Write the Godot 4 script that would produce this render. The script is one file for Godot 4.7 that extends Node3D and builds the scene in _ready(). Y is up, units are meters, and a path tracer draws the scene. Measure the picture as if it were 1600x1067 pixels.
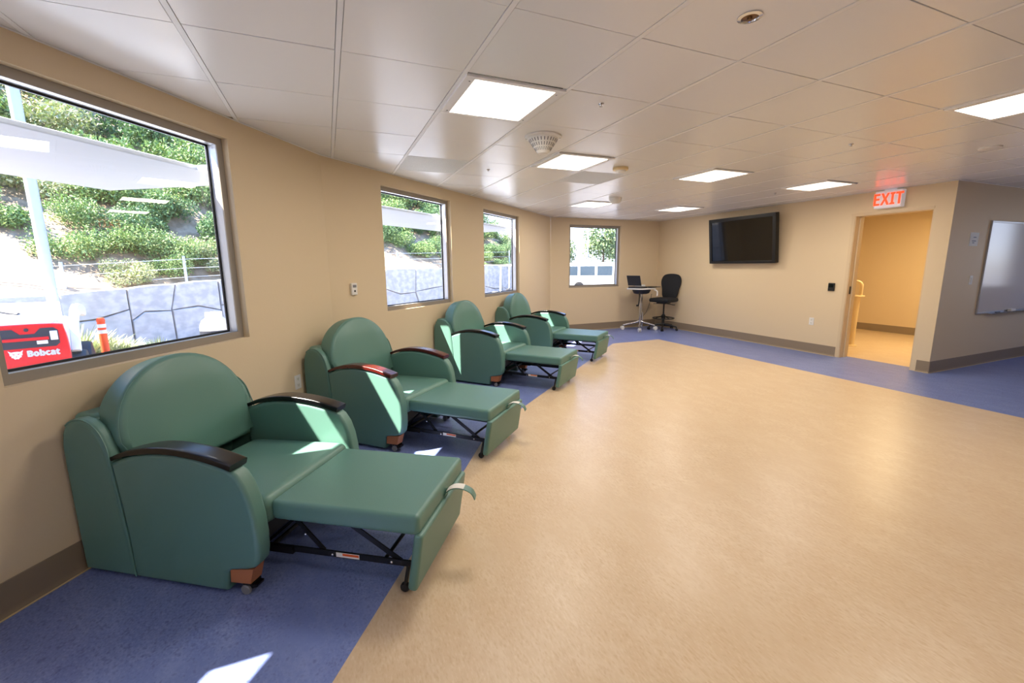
extends Node3D
# A patient lounge: four sleeper recliners under a bent row of windows, a rolling
# laptop cart and a drafting stool in the far corner, a flat screen and a doorway on the right.
# Plan coordinates are (x, d): x to the right, d away from the camera; Godot z = -d.

const CH := 2.42            # ceiling height
const T_EXT := 0.15         # thickness of the outer walls
const CAM_H := 1.44
const O1 := Vector2(-1.15, 2.62)     # wall with the big window: origin, direction, inward normal
const A1 := -33.16
const O2 := Vector2(0.02, 4.41)      # wall with the middle windows
const A2 := -48.67
const GX0 := 0.123          # ceiling grid
const GD0 := 2.330
const GP := 0.6096
const SILL := 0.955
const HEAD := 2.285

var M := {}
var rng := RandomNumberGenerator.new()
var taken := {}

# ------------------------------------------------------------------ mesh builder
class MB:
	var v := PackedVector3Array()
	var t := PackedInt32Array()
	var col := PackedColorArray()
	var tint := Color(1, 1, 1)
	var use_col := false

	func pt(p: Vector3) -> int:
		v.append(p)
		if use_col:
			col.append(tint)
		return v.size() - 1

	func quad(a: int, b: int, c: int, d: int) -> void:
		t.append_array([a, b, c, a, c, d])

	func face(a: Vector3, b: Vector3, c: Vector3, d: Vector3) -> void:
		quad(pt(a), pt(b), pt(c), pt(d))

	func orient(from: int) -> void:
		var vol := 0.0
		var o := v[t[from]]
		for i in range(from, t.size(), 3):
			vol += (v[t[i]] - o).dot((v[t[i + 1]] - o).cross(v[t[i + 2]] - o))
		if vol < 0.0:
			for i in range(from, t.size(), 3):
				var k := t[i + 1]
				t[i + 1] = t[i + 2]
				t[i + 2] = k

	# loops of equal length joined into a skin, with caps
	func loft(rings: Array, closed := true, caps := true) -> void:
		var from := t.size()
		var base := []
		for r in rings:
			var ids := PackedInt32Array()
			for p in r:
				ids.append(pt(p))
			base.append(ids)
		var n: int = rings[0].size()
		for k in rings.size() - 1:
			for i in (n if closed else n - 1):
				var j := (i + 1) % n
				quad(base[k][i], base[k][j], base[k + 1][j], base[k + 1][i])
		if caps:
			for e in [0, rings.size() - 1]:
				var r: Array = rings[e]
				var mid := Vector3.ZERO
				for p in r:
					mid += p
				mid /= r.size()
				# flatten on the best plane and triangulate
				var nn := Vector3.ZERO
				for i in r.size():
					nn += (r[i] - mid).cross(r[(i + 1) % r.size()] - mid)
				if nn.length() < 1e-9:
					continue
				nn = nn.normalized()
				var ax := nn.cross(Vector3.UP if absf(nn.y) < 0.9 else Vector3.RIGHT).normalized()
				var ay := nn.cross(ax)
				var flat := PackedVector2Array()
				for p in r:
					flat.append(Vector2((p - mid).dot(ax), (p - mid).dot(ay)))
				var tri := Geometry2D.triangulate_polygon(flat)
				if tri.is_empty():
					var hub := pt(mid)
					for i in r.size():
						var j := (i + 1) % r.size()
						if e == 0:
							t.append_array([base[e][j], base[e][i], hub])
						else:
							t.append_array([base[e][i], base[e][j], hub])
					continue
				for i in range(0, tri.size(), 3):
					var a: int = base[e][tri[i]]
					var b: int = base[e][tri[i + 1]]
					var c: int = base[e][tri[i + 2]]
					var fn := (v[b] - v[a]).cross(v[c] - v[a])
					# the first cap looks against the direction in which the rings run
					var want := nn if e != 0 else nn
					if (fn.dot(want) > 0.0) == (e == 0):
						t.append_array([a, c, b])
					else:
						t.append_array([a, b, c])
		orient(from)

	func box(c: Vector3, s: Vector3, b := Basis()) -> void:
		var h := s * 0.5
		var r0 := []
		var r1 := []
		for q in [Vector2(-1, -1), Vector2(1, -1), Vector2(1, 1), Vector2(-1, 1)]:
			r0.append(c + b * Vector3(q.x * h.x, q.y * h.y, -h.z))
			r1.append(c + b * Vector3(q.x * h.x, q.y * h.y, h.z))
		loft([r0, r1])

	func bar(p: Vector3, q: Vector3, w: float, d: float, side := Vector3.RIGHT) -> void:
		var z := (q - p).normalized()
		var x := (side - z * side.dot(z)).normalized()
		var y := z.cross(x)
		box((p + q) * 0.5, Vector3(w, d, p.distance_to(q)), Basis(x, y, z))

	# box with rounded edges; crown puffs it out
	func rbox(c: Vector3, s: Vector3, r: float, mid := 1, crown := Vector3.ZERO, b := Basis()) -> void:
		var from := t.size()
		var h := s * 0.5
		for ax in 3:
			for sg in [-1.0, 1.0]:
				var u := (ax + 1) % 3
				var w := (ax + 2) % 3
				var lu := steps(h[u], r, mid)
				var lw := steps(h[w], r, mid)
				var ids := []
				for a in lu:
					var row := PackedInt32Array()
					for e in lw:
						var p := Vector3.ZERO
						p[ax] = sg * h[ax]
						p[u] = a
						p[w] = e
						var inner := p.clamp(-(h - Vector3.ONE * r), h - Vector3.ONE * r)
						var o := inner + (p - inner).normalized() * r
						for k in 3:
							var k1 := (k + 1) % 3
							var k2 := (k + 2) % 3
							o[k] += signf(o[k]) * crown[k] * maxf(0.0, 1.0 - pow(o[k1] / h[k1], 2.0)) * maxf(0.0, 1.0 - pow(o[k2] / h[k2], 2.0)) * minf(1.0, absf(o[k]) / h[k])
						row.append(pt(c + b * o))
					ids.append(row)
				for i in lu.size() - 1:
					for j in lw.size() - 1:
						if sg > 0:
							quad(ids[i][j], ids[i + 1][j], ids[i + 1][j + 1], ids[i][j + 1])
						else:
							quad(ids[i][j], ids[i][j + 1], ids[i + 1][j + 1], ids[i + 1][j])
		orient(from)

	func steps(h: float, r: float, mid: int) -> Array:
		var l := [-h, -h + r * 0.25, -h + r * 0.6, -h + r]
		for i in range(1, mid):
			l.append(lerpf(-h + r, h - r, float(i) / mid))
		l.append_array([h - r, h - r * 0.6, h - r * 0.25, h])
		return l

	# profile (closed, in the xy plane) pushed along z from z0 to z1 with rounded rims
	func slab(poly: PackedVector2Array, z0: float, z1: float, bev := 0.0, seg := 3, tr := Transform3D()) -> void:
		var p := poly.duplicate()
		var area := 0.0
		for i in p.size():
			area += p[i].cross(p[(i + 1) % p.size()])
		if area < 0:
			p.reverse()
		var rings := []
		var zs := []
		if bev <= 0.0:
			zs = [[z0, 0.0], [z1, 0.0]]
		else:
			for k in seg + 1:
				var th := PI * 0.5 * k / seg
				zs.append([z0 + bev * (1.0 - sin(th)), bev * (1.0 - cos(th))])
			zs.reverse()
			var zz := []
			for k in seg + 1:
				var th := PI * 0.5 * k / seg
				zz.append([z0 + bev * (1.0 - sin(th)), bev * (1.0 - cos(th))])
			zz.reverse()
			zs = []
			for k in range(seg, -1, -1):
				var th := PI * 0.5 * k / seg      # th = 90 deg: on the face
				zs.append([z0 + bev * (1.0 - sin(th)), bev * (1.0 - cos(th))])
			for k in seg + 1:
				var th := PI * 0.5 * k / seg
				zs.append([z1 - bev * (1.0 - sin(th)), bev * (1.0 - cos(th))])
		for e in zs:
			var ring := []
			for q in inset(p, e[1]):
				ring.append(tr * Vector3(q.x, q.y, e[0]))
			rings.append(ring)
		loft(rings)

	func inset(p: PackedVector2Array, d: float) -> PackedVector2Array:
		if d <= 0.0:
			return p
		var out := PackedVector2Array()
		var n := p.size()
		for i in n:
			var a := (p[i] - p[(i + n - 1) % n]).normalized()
			var b := (p[(i + 1) % n] - p[i]).normalized()
			var na := Vector2(-a.y, a.x)
			var nb := Vector2(-b.y, b.x)
			var m := na + nb
			m = m.normalized() if m.length() > 0.01 else na
			out.append(p[i] + m * d / maxf(0.5, m.dot(nb)))
		return out

	# round or flat section swept along a path; half sizes per point
	func sweep(path: Array, sizes: Array, side := Vector3.RIGHT, n := 12, power := 1.0) -> void:
		var rings := []
		var last := side
		for i in path.size():
			var z: Vector3 = (path[mini(i + 1, path.size() - 1)] - path[maxi(i - 1, 0)]).normalized()
			var x := last - z * last.dot(z)
			x = x.normalized() if x.length() > 1e-4 else z.cross(Vector3.UP).normalized()
			last = x
			var y := z.cross(x)
			var ring := []
			for k in n:
				var th := TAU * (k + 0.5) / n
				var cx := signf(cos(th)) * pow(absf(cos(th)), power)
				var cy := signf(sin(th)) * pow(absf(sin(th)), power)
				ring.append(path[i] + x * cx * sizes[i].x + y * cy * sizes[i].y)
			rings.append(ring)
		loft(rings)

	func tube(path: Array, r: float, n := 8, side := Vector3(0.31, 0.93, 0.17)) -> void:
		var s := []
		for p in path:
			s.append(Vector2(r, r))
		sweep(path, s, side, n)

	# profile points (radius, height) turned about the y axis at c
	func lathe(c: Vector3, prof: Array, n := 20, b := Basis()) -> void:
		var rings := []
		for q in prof:
			var ring := []
			for k in n:
				var th := TAU * k / n
				ring.append(c + b * Vector3(maxf(q.x, 0.0004) * cos(th), q.y, maxf(q.x, 0.0004) * sin(th)))
			rings.append(ring)
		loft(rings)

	func mesh(angle := 40.0) -> ArrayMesh:
		var n := t.size() / 3
		var fn := PackedVector3Array()
		fn.resize(n)
		var near := {}
		for f in n:
			var a := v[t[f * 3]]
			var nn := (v[t[f * 3 + 1]] - a).cross(v[t[f * 3 + 2]] - a)
			fn[f] = nn
			for k in 3:
				var key := Vector3i((v[t[f * 3 + k]] * 20000.0).round())
				if not near.has(key):
					near[key] = PackedInt32Array()
				near[key].append(f)
		var lim := cos(deg_to_rad(angle))
		var pos := PackedVector3Array()
		var nor := PackedVector3Array()
		var cc := PackedColorArray()
		for f in n:
			var me := fn[f].normalized()
			for k in [0, 2, 1]:
				var p := v[t[f * 3 + k]]
				var sum := fn[f]
				for o in near[Vector3i((p * 20000.0).round())]:
					if o != f and fn[o].normalized().dot(me) > lim:
						sum += fn[o]
				pos.append(p)
				nor.append(sum.normalized() if sum.length() > 1e-14 else Vector3.UP)
				if use_col:
					cc.append(col[t[f * 3 + k]])
		var arr := []
		arr.resize(Mesh.ARRAY_MAX)
		arr[Mesh.ARRAY_VERTEX] = pos
		arr[Mesh.ARRAY_NORMAL] = nor
		if use_col:
			arr[Mesh.ARRAY_COLOR] = cc
		var m := ArrayMesh.new()
		m.add_surface_from_arrays(Mesh.PRIMITIVE_TRIANGLES, arr)
		return m

# ------------------------------------------------------------------ helpers
func numbered(called: String) -> String:
	var k: int = taken.get(called, 0)
	taken[called] = k + 1
	return called if k == 0 else "%s_%03d" % [called, k]

func at(x: float, y: float, d: float) -> Vector3:
	return Vector3(x, y, -d)

func pl(x: float, d: float) -> Vector2:
	return Vector2(x, d)

func obj(mb: MB, called: String, mat: Material, parent: Node3D = null, angle := 40.0) -> MeshInstance3D:
	var o := MeshInstance3D.new()
	o.mesh = mb.mesh(angle)
	o.material_override = mat
	put(o, called, parent)
	return o

func put(o: Node3D, called: String, parent: Node3D = null) -> void:
	if parent == null:
		o.name = numbered(called)
		add_child(o)
	else:
		o.name = called
		parent.add_child(o, true)

func same(mesh: Mesh, called: String, mat: Material, parent: Node3D, tr := Transform3D()) -> MeshInstance3D:
	var o := MeshInstance3D.new()
	o.mesh = mesh
	o.material_override = mat
	o.transform = tr
	put(o, called, parent)
	return o

func thing(called: String, label: String, category: String, pos := Vector3.ZERO, turn := 0.0, group := "") -> Node3D:
	var o := Node3D.new()
	put(o, called)
	o.position = pos
	o.rotation.y = turn
	tag(o, label, category, group)
	return o

func tag(o: Node3D, label: String, category: String, group := "", kind := "") -> void:
	o.set_meta("label", label)
	o.set_meta("category", category)
	if group:
		o.set_meta("group", group)
	if kind:
		o.set_meta("kind", kind)

func struct(called: String, label: String, category: String, pos := Vector3.ZERO, turn := 0.0) -> Node3D:
	var o := thing(called, label, category, pos, turn)
	o.set_meta("kind", "structure")
	return o

func mat(c: Color, rough := 0.6, metal := 0.0, spec := 0.5) -> StandardMaterial3D:
	var m := StandardMaterial3D.new()
	m.albedo_color = c
	m.roughness = rough
	m.metallic = metal
	m.metallic_specular = spec
	return m

func glow(c: Color, e: float) -> StandardMaterial3D:
	var m := mat(c, 0.5)
	m.emission_enabled = true
	m.emission = c
	m.emission_energy_multiplier = e
	return m

func textured(im: Image, size: float, rough: float, spec := 0.5) -> StandardMaterial3D:
	var m := mat(Color(1, 1, 1), rough, 0.0, spec)
	m.albedo_texture = ImageTexture.create_from_image(im)
	m.uv1_triplanar = true
	m.uv1_world_triplanar = true
	m.uv1_scale = Vector3.ONE / size
	m.uv1_triplanar_sharpness = 8.0
	return m

func bumpy(m: StandardMaterial3D, freq: float, depth: float, size: float, octaves := 3) -> void:
	var n := FastNoiseLite.new()
	n.noise_type = FastNoiseLite.TYPE_SIMPLEX
	n.frequency = freq
	n.fractal_octaves = octaves
	var tx := NoiseTexture2D.new()
	tx.width = 512
	tx.height = 512
	tx.seamless = true
	tx.noise = n
	m.heightmap_enabled = true
	m.heightmap_texture = tx
	m.heightmap_scale = depth
	m.uv1_triplanar = true
	m.uv1_scale = Vector3.ONE / size

func noise(seed_: int, freq: float, oct := 3) -> FastNoiseLite:
	var n := FastNoiseLite.new()
	n.seed = seed_
	n.noise_type = FastNoiseLite.TYPE_SIMPLEX
	n.frequency = freq
	n.fractal_octaves = oct
	return n

# seamless sample: the noise lives on a torus blended at the borders
func seam(n: FastNoiseLite, x: float, y: float, w: float, sx: float, sy: float) -> float:
	var fx := x / w
	var fy := y / w
	var a := n.get_noise_2d(x * sx, y * sy)
	var b := n.get_noise_2d((x - w) * sx, y * sy)
	var c := n.get_noise_2d(x * sx, (y - w) * sy)
	var d := n.get_noise_2d((x - w) * sx, (y - w) * sy)
	var bx := smoothstep(0.75, 1.0, fx)
	var by := smoothstep(0.75, 1.0, fy)
	return lerpf(lerpf(a, b, bx), lerpf(c, d, bx), by)

# marbled linoleum: fine flecks drawn out along one direction over broad clouds
func linoleum(seed_: int, base: Color, light: Color, dark: Color, fleck: float, draw: float) -> Image:
	var w := 640
	var im := Image.create(w, w, false, Image.FORMAT_RGB8)
	var n1 := noise(seed_, 0.012, 3)
	var n2 := noise(seed_ + 1, 0.06, 3)
	var n3 := noise(seed_ + 2, 0.16, 2)
	for y in w:
		for x in w:
			var a := seam(n1, x, y, w, 1.0, 0.5)
			var b := seam(n2, x, y, w, 1.0, draw)
			var c := seam(n3, x, y, w, 1.0, draw)
			var k := base
			k = k.lerp(light, clampf(0.30 + a * 0.8 + b * 0.9, 0.0, 1.0) * 0.55)
			k = k.lerp(dark, clampf(b * 1.6 - 0.35, 0.0, 1.0) * fleck)
			k = k.lerp(light, clampf(c * 2.0 - 0.7, 0.0, 1.0) * fleck)
			k = k.lerp(dark, clampf(-c * 2.0 - 0.8, 0.0, 1.0) * fleck * 0.9)
			im.set_pixel(x, y, k)
	return im

func speckle(seed_: int, a: Color, b: Color, freq: float, w := 256) -> Image:
	var im := Image.create(w, w, false, Image.FORMAT_RGB8)
	var n := noise(seed_, freq, 4)
	for y in w:
		for x in w:
			im.set_pixel(x, y, a.lerp(b, clampf(0.5 + seam(n, x, y, w, 1.0, 1.0) * 1.1, 0.0, 1.0)))
	return im

func perforated() -> Image:
	var im := Image.create(128, 128, false, Image.FORMAT_RGB8)
	im.fill(Color(0.86, 0.86, 0.85))
	for y in 16:
		for x in 16:
			for q in [Vector2i(2, 2), Vector2i(3, 2), Vector2i(2, 3), Vector2i(3, 3), Vector2i(4, 3), Vector2i(3, 4)]:
				im.set_pixel(x * 8 + q.x, y * 8 + q.y, Color(0.45, 0.45, 0.45))
	return im

func paint() -> void:
	M.wall = mat(Color(0.865, 0.785, 0.65), 0.55, 0.0, 0.4)
	bumpy(M.wall, 0.03, 0.02, 0.35)
	M.ceiling = mat(Color(0.93, 0.925, 0.92), 0.26, 0.0, 0.55)
	M.tee = mat(Color(0.93, 0.925, 0.92), 0.4)
	M.plenum = mat(Color(0.25, 0.23, 0.21), 0.9)
	M.vent = textured(perforated(), 0.16, 0.5)
	M.blue = textured(linoleum(11, Color(0.44, 0.50, 0.71), Color(0.55, 0.605, 0.78), Color(0.32, 0.36, 0.57), 0.75, 0.75), 1.5, 0.33, 0.45)
	M.tan = textured(linoleum(23, Color(0.82, 0.72, 0.585), Color(0.87, 0.79, 0.675), Color(0.755, 0.63, 0.475), 0.55, 0.32), 1.7, 0.34, 0.45)
	M.base = mat(Color(0.55, 0.485, 0.405), 0.5)
	M.caulk = mat(Color(0.83, 0.74, 0.56), 0.6)
	M.frame = mat(Color(0.60, 0.57, 0.53), 0.42, 0.25)
	M.silver = mat(Color(0.82, 0.83, 0.85), 0.35, 0.35)
	M.gasket = mat(Color(0.035, 0.04, 0.06), 0.5)
	M.glass = mat(Color(1, 1, 1, 0.02), 0.0)
	M.glass.transparency = BaseMaterial3D.TRANSPARENCY_ALPHA
	M.jamb = mat(Color(0.84, 0.75, 0.61), 0.45)
	M.vinyl = mat(Color(0.355, 0.51, 0.465), 0.40, 0.0, 0.5)
	bumpy(M.vinyl, 0.05, 0.035, 0.12, 3)
	M.black_wood = mat(Color(0.022, 0.022, 0.03), 0.33, 0.0, 0.4)
	M.black_wood.clearcoat_enabled = true
	M.black_wood.clearcoat = 0.4
	M.black_wood.clearcoat_roughness = 0.15
	M.red_wood = mat(Color(0.30, 0.075, 0.055), 0.26)
	M.red_wood.clearcoat_enabled = true
	M.red_wood.clearcoat = 0.4
	M.red_wood.clearcoat_roughness = 0.15
	M.leg_wood = mat(Color(0.68, 0.43, 0.27), 0.45)
	M.steel = mat(Color(0.05, 0.05, 0.055), 0.42, 0.3)
	M.chrome = mat(Color(0.82, 0.82, 0.83), 0.18, 0.9)
	M.rubber = mat(Color(0.07, 0.07, 0.075), 0.55)
	M.grey = mat(Color(0.48, 0.48, 0.49), 0.5)
	M.white = mat(Color(0.90, 0.89, 0.87), 0.42)
	M.label = mat(Color(0.88, 0.87, 0.83), 0.6)
	M.orange_label = mat(Color(0.85, 0.36, 0.10), 0.6)
	M.black = mat(Color(0.045, 0.047, 0.05), 0.38)
	M.screen = mat(Color(0.03, 0.028, 0.026), 0.07, 0.0, 0.5)
	M.fabric = mat(Color(0.075, 0.085, 0.105), 0.75)
	M.ivory = mat(Color(0.88, 0.79, 0.60), 0.4)
	M.brass = mat(Color(0.45, 0.33, 0.21), 0.35, 0.7)
	M.board = mat(Color(0.80, 0.79, 0.80), 0.16, 0.0, 0.5)
	M.alu = mat(Color(0.66, 0.66, 0.68), 0.35, 0.7)
	M.ink = mat(Color(0.36, 0.45, 0.58), 0.7)
	M.paper = mat(Color(0.90, 0.92, 0.93), 0.7)
	M.lens = glow(Color(1.0, 0.97, 0.92), 2.2)
	M.lens_warm = glow(Color(1.0, 0.85, 0.6), 2.0)
	M.exit_red = glow(Color(1.0, 0.22, 0.08), 1.7)
	M.exit_face = glow(Color(0.82, 0.80, 0.82), 0.22)
	# outdoors
	M.asphalt = textured(speckle(5, Color(0.40, 0.40, 0.415), Color(0.47, 0.47, 0.47), 0.05), 3.0, 0.9)
	M.concrete = textured(speckle(7, Color(0.70, 0.68, 0.655), Color(0.80, 0.775, 0.745), 0.03), 2.2, 0.9)
	M.dirt = textured(speckle(9, Color(0.55, 0.475, 0.38), Color(0.68, 0.60, 0.50), 0.04), 4.0, 0.95)
	M.leaf = mat(Color(1, 1, 1), 0.6)
	M.leaf.vertex_color_use_as_albedo = true
	M.leaf.backlight_enabled = true
	M.leaf.backlight = Color(0.35, 0.4, 0.2)
	M.bark = mat(Color(0.33, 0.27, 0.21), 0.9)
	M.galv = mat(Color(0.68, 0.72, 0.76), 0.5, 0.2)
	M.shelf = mat(Color(0.72, 0.77, 0.84), 0.5)
	M.loader_red = mat(Color(0.80, 0.07, 0.10), 0.35)
	M.loader_white = mat(Color(0.88, 0.88, 0.88), 0.4)
	M.loader_dark = mat(Color(0.16, 0.17, 0.20), 0.5)
	M.cone = mat(Color(0.93, 0.30, 0.10), 0.5)
	M.bus_glass = mat(Color(0.22, 0.28, 0.33), 0.12)
	M.yellow = mat(Color(0.85, 0.68, 0.15), 0.6)

# ------------------------------------------------------------------ scene
func _ready() -> void:
	rng.seed = 4711
	view_and_light()
	paint()
	shell()
	floors()
	ceiling()
	windows()
	recliners()
	corner_furniture()
	right_wall()
	ceiling_fittings()
	small_wall_things()
	outdoors()

func view_and_light() -> void:
	var cam := Camera3D.new()
	cam.name = "camera"
	cam.fov = rad_to_deg(2.0 * atan(533.5 / 677.6))
	var yaw := deg_to_rad(22.776)
	var pitch := deg_to_rad(9.92)
	var roll := deg_to_rad(0.506)
	cam.basis = Basis(Vector3.UP, -yaw) * Basis(Vector3.RIGHT, -pitch) * Basis(Vector3.BACK, -roll)
	cam.position = Vector3(0, CAM_H, 0)
	cam.near = 0.05
	cam.far = 400.0
	add_child(cam)
	cam.current = true

	var sky_mat := ProceduralSkyMaterial.new()
	sky_mat.sky_top_color = Color(0.43, 0.63, 0.95)
	sky_mat.sky_horizon_color = Color(0.90, 0.94, 1.0)
	sky_mat.sky_curve = 0.16
	sky_mat.ground_bottom_color = Color(0.55, 0.52, 0.48)
	sky_mat.ground_horizon_color = Color(0.80, 0.80, 0.80)
	sky_mat.sky_energy_multiplier = 1.0
	sky_mat.sun_angle_max = 8.0
	sky_mat.energy_multiplier = 3.4
	var sky := Sky.new()
	sky.sky_material = sky_mat
	var env := Environment.new()
	env.background_mode = Environment.BG_SKY
	env.sky = sky
	env.tonemap_mode = Environment.TONE_MAPPER_LINEAR
	env.tonemap_exposure = 1.34
	env.sdfgi_enabled = true
	env.ssao_enabled = true
	env.ssil_enabled = true
	var we := WorldEnvironment.new()
	we.name = "environment"
	we.environment = env
	add_child(we)

	var sun := DirectionalLight3D.new()
	sun.name = "sun"
	sun.light_color = Color(1.0, 0.96, 0.90)
	sun.light_energy = 10.0
	sun.light_angular_distance = 0.55
	sun.shadow_enabled = true
	sun.basis = Basis.looking_at(Vector3(1.184, -1.637, 0.0155).normalized(), Vector3.UP)
	add_child(sun)

# plan helpers -------------------------------------------------------
func along(o: Vector2, ang: float, s: float, n: float) -> Vector2:
	var a := deg_to_rad(ang)
	var nn := Vector2(cos(a), sin(a))
	return o + Vector2(-nn.y, nn.x) * s + nn * n

func wall_turn(ang: float) -> float:
	return deg_to_rad(90.0 + ang)

func room_outline() -> PackedVector2Array:
	var e1 := along(O1, A1, -5.5, 0.0)
	return PackedVector2Array([pl(e1.x, -3.0), e1, O2, pl(4.33, 8.2), pl(7.18, 8.2), pl(7.18, 2.99), pl(10.9, 2.99), pl(10.9, -3.0)])

# a wall standing along its own x axis from x0 to x1, room side at z = 0, openings [x0, x1, y0, y1]
func wall_mesh(x0: float, x1: float, thick: float, holes: Array, top := CH + 0.16, mitre0 := 0.0, mitre1 := 0.0) -> MB:
	var mb := MB.new()
	var cuts := [x0]
	for h in holes:
		cuts.append_array([h[0], h[1]])
	cuts.append(x1)
	for i in range(0, cuts.size(), 2):
		if cuts[i + 1] - cuts[i] > 0.001:
			wall_piece(mb, cuts[i], cuts[i + 1], 0.0, top, thick, mitre0 if i == 0 else 0.0, mitre1 if i + 2 >= cuts.size() else 0.0)
	for h in holes:
		if h[2] > 0.001:
			wall_piece(mb, h[0], h[1], 0.0, h[2], thick)
		wall_piece(mb, h[0], h[1], h[3], top, thick)
	return mb

func wall_piece(mb: MB, x0: float, x1: float, y0: float, y1: float, thick: float, m0 := 0.0, m1 := 0.0) -> void:
	var r0 := [Vector3(x0, y0, 0), Vector3(x1, y0, 0), Vector3(x1 + m1, y0, -thick), Vector3(x0 - m0, y0, -thick)]
	var r1 := []
	for p in r0:
		r1.append(p + Vector3(0, y1 - y0, 0))
	mb.loft([r0, r1])

func skirting(called: String, label: String, pos: Vector3, turn: float, runs: Array) -> void:
	var n := struct(called, label, "baseboard", pos, turn)
	for r in runs:
		var mb := MB.new()
		var prof := PackedVector2Array([Vector2(0, 0), Vector2(0.016, 0), Vector2(0.009, 0.012), Vector2(0.006, 0.03), Vector2(0.006, 0.146), Vector2(0.003, 0.152), Vector2(0, 0.152)])
		mb.slab(prof, r[0], r[1], 0.0, 1, Transform3D(Basis(Vector3(0, 0, 1), Vector3(0, 1, 0), Vector3(1, 0, 0)), Vector3(0, 0.002, 0)))
		obj(mb, "cove_strip", M.base, n)
		var c := MB.new()
		c.box(Vector3((r[0] + r[1]) * 0.5, 0.004, 0.017), Vector3(r[1] - r[0], 0.005, 0.006))
		obj(c, "caulk_line", M.caulk, n)

func shell() -> void:
	# two outer walls that meet in a blunt corner, each with its windows
	var p1 := Vector3(O1.x, 0, -O1.y)
	var p2 := Vector3(O2.x, 0, -O2.y)
	var w := struct("wall_left", "cream wall with the largest window, nearest stretch of the bent outside wall", "wall", p1, wall_turn(A1))
	obj(wall_mesh(-5.5, 2.139, T_EXT, [[-4.67, -3.34, SILL, HEAD], [-2.43, -1.10, SILL, HEAD], [-0.225, 1.11, SILL, HEAD]], CH + 0.16, 0.1, -0.03), "plaster", M.wall, w)
	w = struct("wall_middle", "cream wall with two windows behind the row of recliners", "wall", p2, wall_turn(A2))
	obj(wall_mesh(0.0, 5.739, T_EXT, [[0.75, 2.05, SILL, HEAD], [2.925, 4.20, SILL, HEAD]], CH + 0.16, -0.03, -0.08), "plaster", M.wall, w)
	w = struct("wall_far", "cream end wall with one bright window behind the laptop cart", "wall", at(0, 0, 8.2), 0.0)
	obj(wall_mesh(4.33, 7.40, T_EXT, [[4.785, 6.10, SILL, HEAD]], CH + 0.16, -0.08, 0.0), "plaster", M.wall, w)
	# the wall with the television and the doorway: its own x runs towards the camera
	w = struct("wall_right", "cream wall with the television and the open doorway", "wall", at(7.18, 0, 0), -PI / 2)
	obj(wall_mesh(-8.2, -2.99, 0.20, [[-4.09, -3.18, 0.0, 2.115]]), "plaster", M.wall, w)
	w = struct("wall_whiteboard", "cream wall carrying the whiteboard, turning off beside the doorway", "wall", at(0, 0, 2.99), 0.0)
	obj(wall_mesh(7.38, 11.1, 0.12, []), "plaster", M.wall, w)
	w = struct("wall_side", "plain cream side wall past the whiteboard", "wall", at(10.9, 0, 0), -PI / 2)
	obj(wall_mesh(-2.99, 3.2, 0.20, [[-2.26, -0.94, SILL, HEAD]]), "plaster", M.wall, w)
	w = struct("wall_back", "plain cream wall closing the room opposite the far window", "wall", at(0, 0, -3.0), PI)
	obj(wall_mesh(-11.1, 4.4, 0.20, []), "plaster", M.wall, w)
	var e1 := along(O1, A1, -5.5, 0.0)
	w = struct("wall_corner", "short plain cream wall closing the room before the windows start", "wall", at(e1.x, 0, 0), PI / 2)
	obj(wall_mesh(-e1.y - 0.1, 3.2, T_EXT, []), "plaster", M.wall, w)
	# the small room behind the doorway
	w = struct("wall_passage", "warm cream back wall seen through the doorway", "wall", at(10.65, 0, 0), -PI / 2)
	obj(wall_mesh(-6.8, -3.11, 0.12, []), "plaster", M.wall, w)
	w = struct("wall_passage_end", "warm cream end wall of the passage behind the doorway", "wall", at(0, 0, 6.6), 0.0)
	obj(wall_mesh(7.38, 10.77, 0.12, []), "plaster", M.wall, w)

	skirting("baseboard_left", "taupe cove base along the wall under the largest window", p1, wall_turn(A1), [[-5.5, 2.13]])
	skirting("baseboard_middle", "taupe cove base behind the row of recliners", p2, wall_turn(A2), [[0.0, 5.73]])
	skirting("baseboard_far", "taupe cove base under the far window", at(0, 0, 8.2), 0.0, [[4.34, 7.17]])
	skirting("baseboard_right", "taupe cove base under the television, stopping at the doorway", at(7.18, 0, 0), -PI / 2, [[-8.19, -4.145], [-3.125, -2.98]])
	skirting("baseboard_whiteboard", "taupe cove base under the whiteboard", at(0, 0, 2.99), 0.0, [[7.17, 10.89]])
	skirting("baseboard_passage", "taupe cove base inside the passage behind the doorway", at(10.65, 0, 0), -PI / 2, [[-6.58, -3.13]])
	skirting("baseboard_back", "taupe cove base along the plain back wall", at(0, 0, -3.0), PI, [[-10.88, 4.1]])

	# hollow metal door frame
	var d := struct("door_1", "cream metal door frame around the open doorway under the exit sign", "door frame", at(7.18, 0, 0), -PI / 2)
	for e in [[-4.09, -1.0], [-3.18, 1.0]]:
		var mb := MB.new()
		if e[1] < 0.0:
			mb.box(Vector3(e[0] + e[1] * 0.020, 1.0575, 0.003), Vector3(0.044, 2.115, 0.006))
		mb.box(Vector3(e[0] - e[1] * 0.006, 1.0575, -0.10), Vector3(0.012, 2.115, 0.20))
		mb.box(Vector3(e[0] - e[1] * 0.019, 1.0575, -0.12), Vector3(0.014, 2.115, 0.05))
		obj(mb, "jamb", M.jamb, d)
	var hd := MB.new()
	hd.box(Vector3(-3.66, 2.130, 0.003), Vector3(0.96, 0.030, 0.006))
	hd.box(Vector3(-3.635, 2.108, -0.10), Vector3(0.89, 0.014, 0.20))
	obj(hd, "head_jamb", M.jamb, d)
	var st := MB.new()
	st.rbox(Vector3(-4.074, 1.03, -0.06), Vector3(0.006, 0.115, 0.032), 0.002)
	obj(st, "strike_plate", M.black, d)
	st = MB.new()
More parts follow.
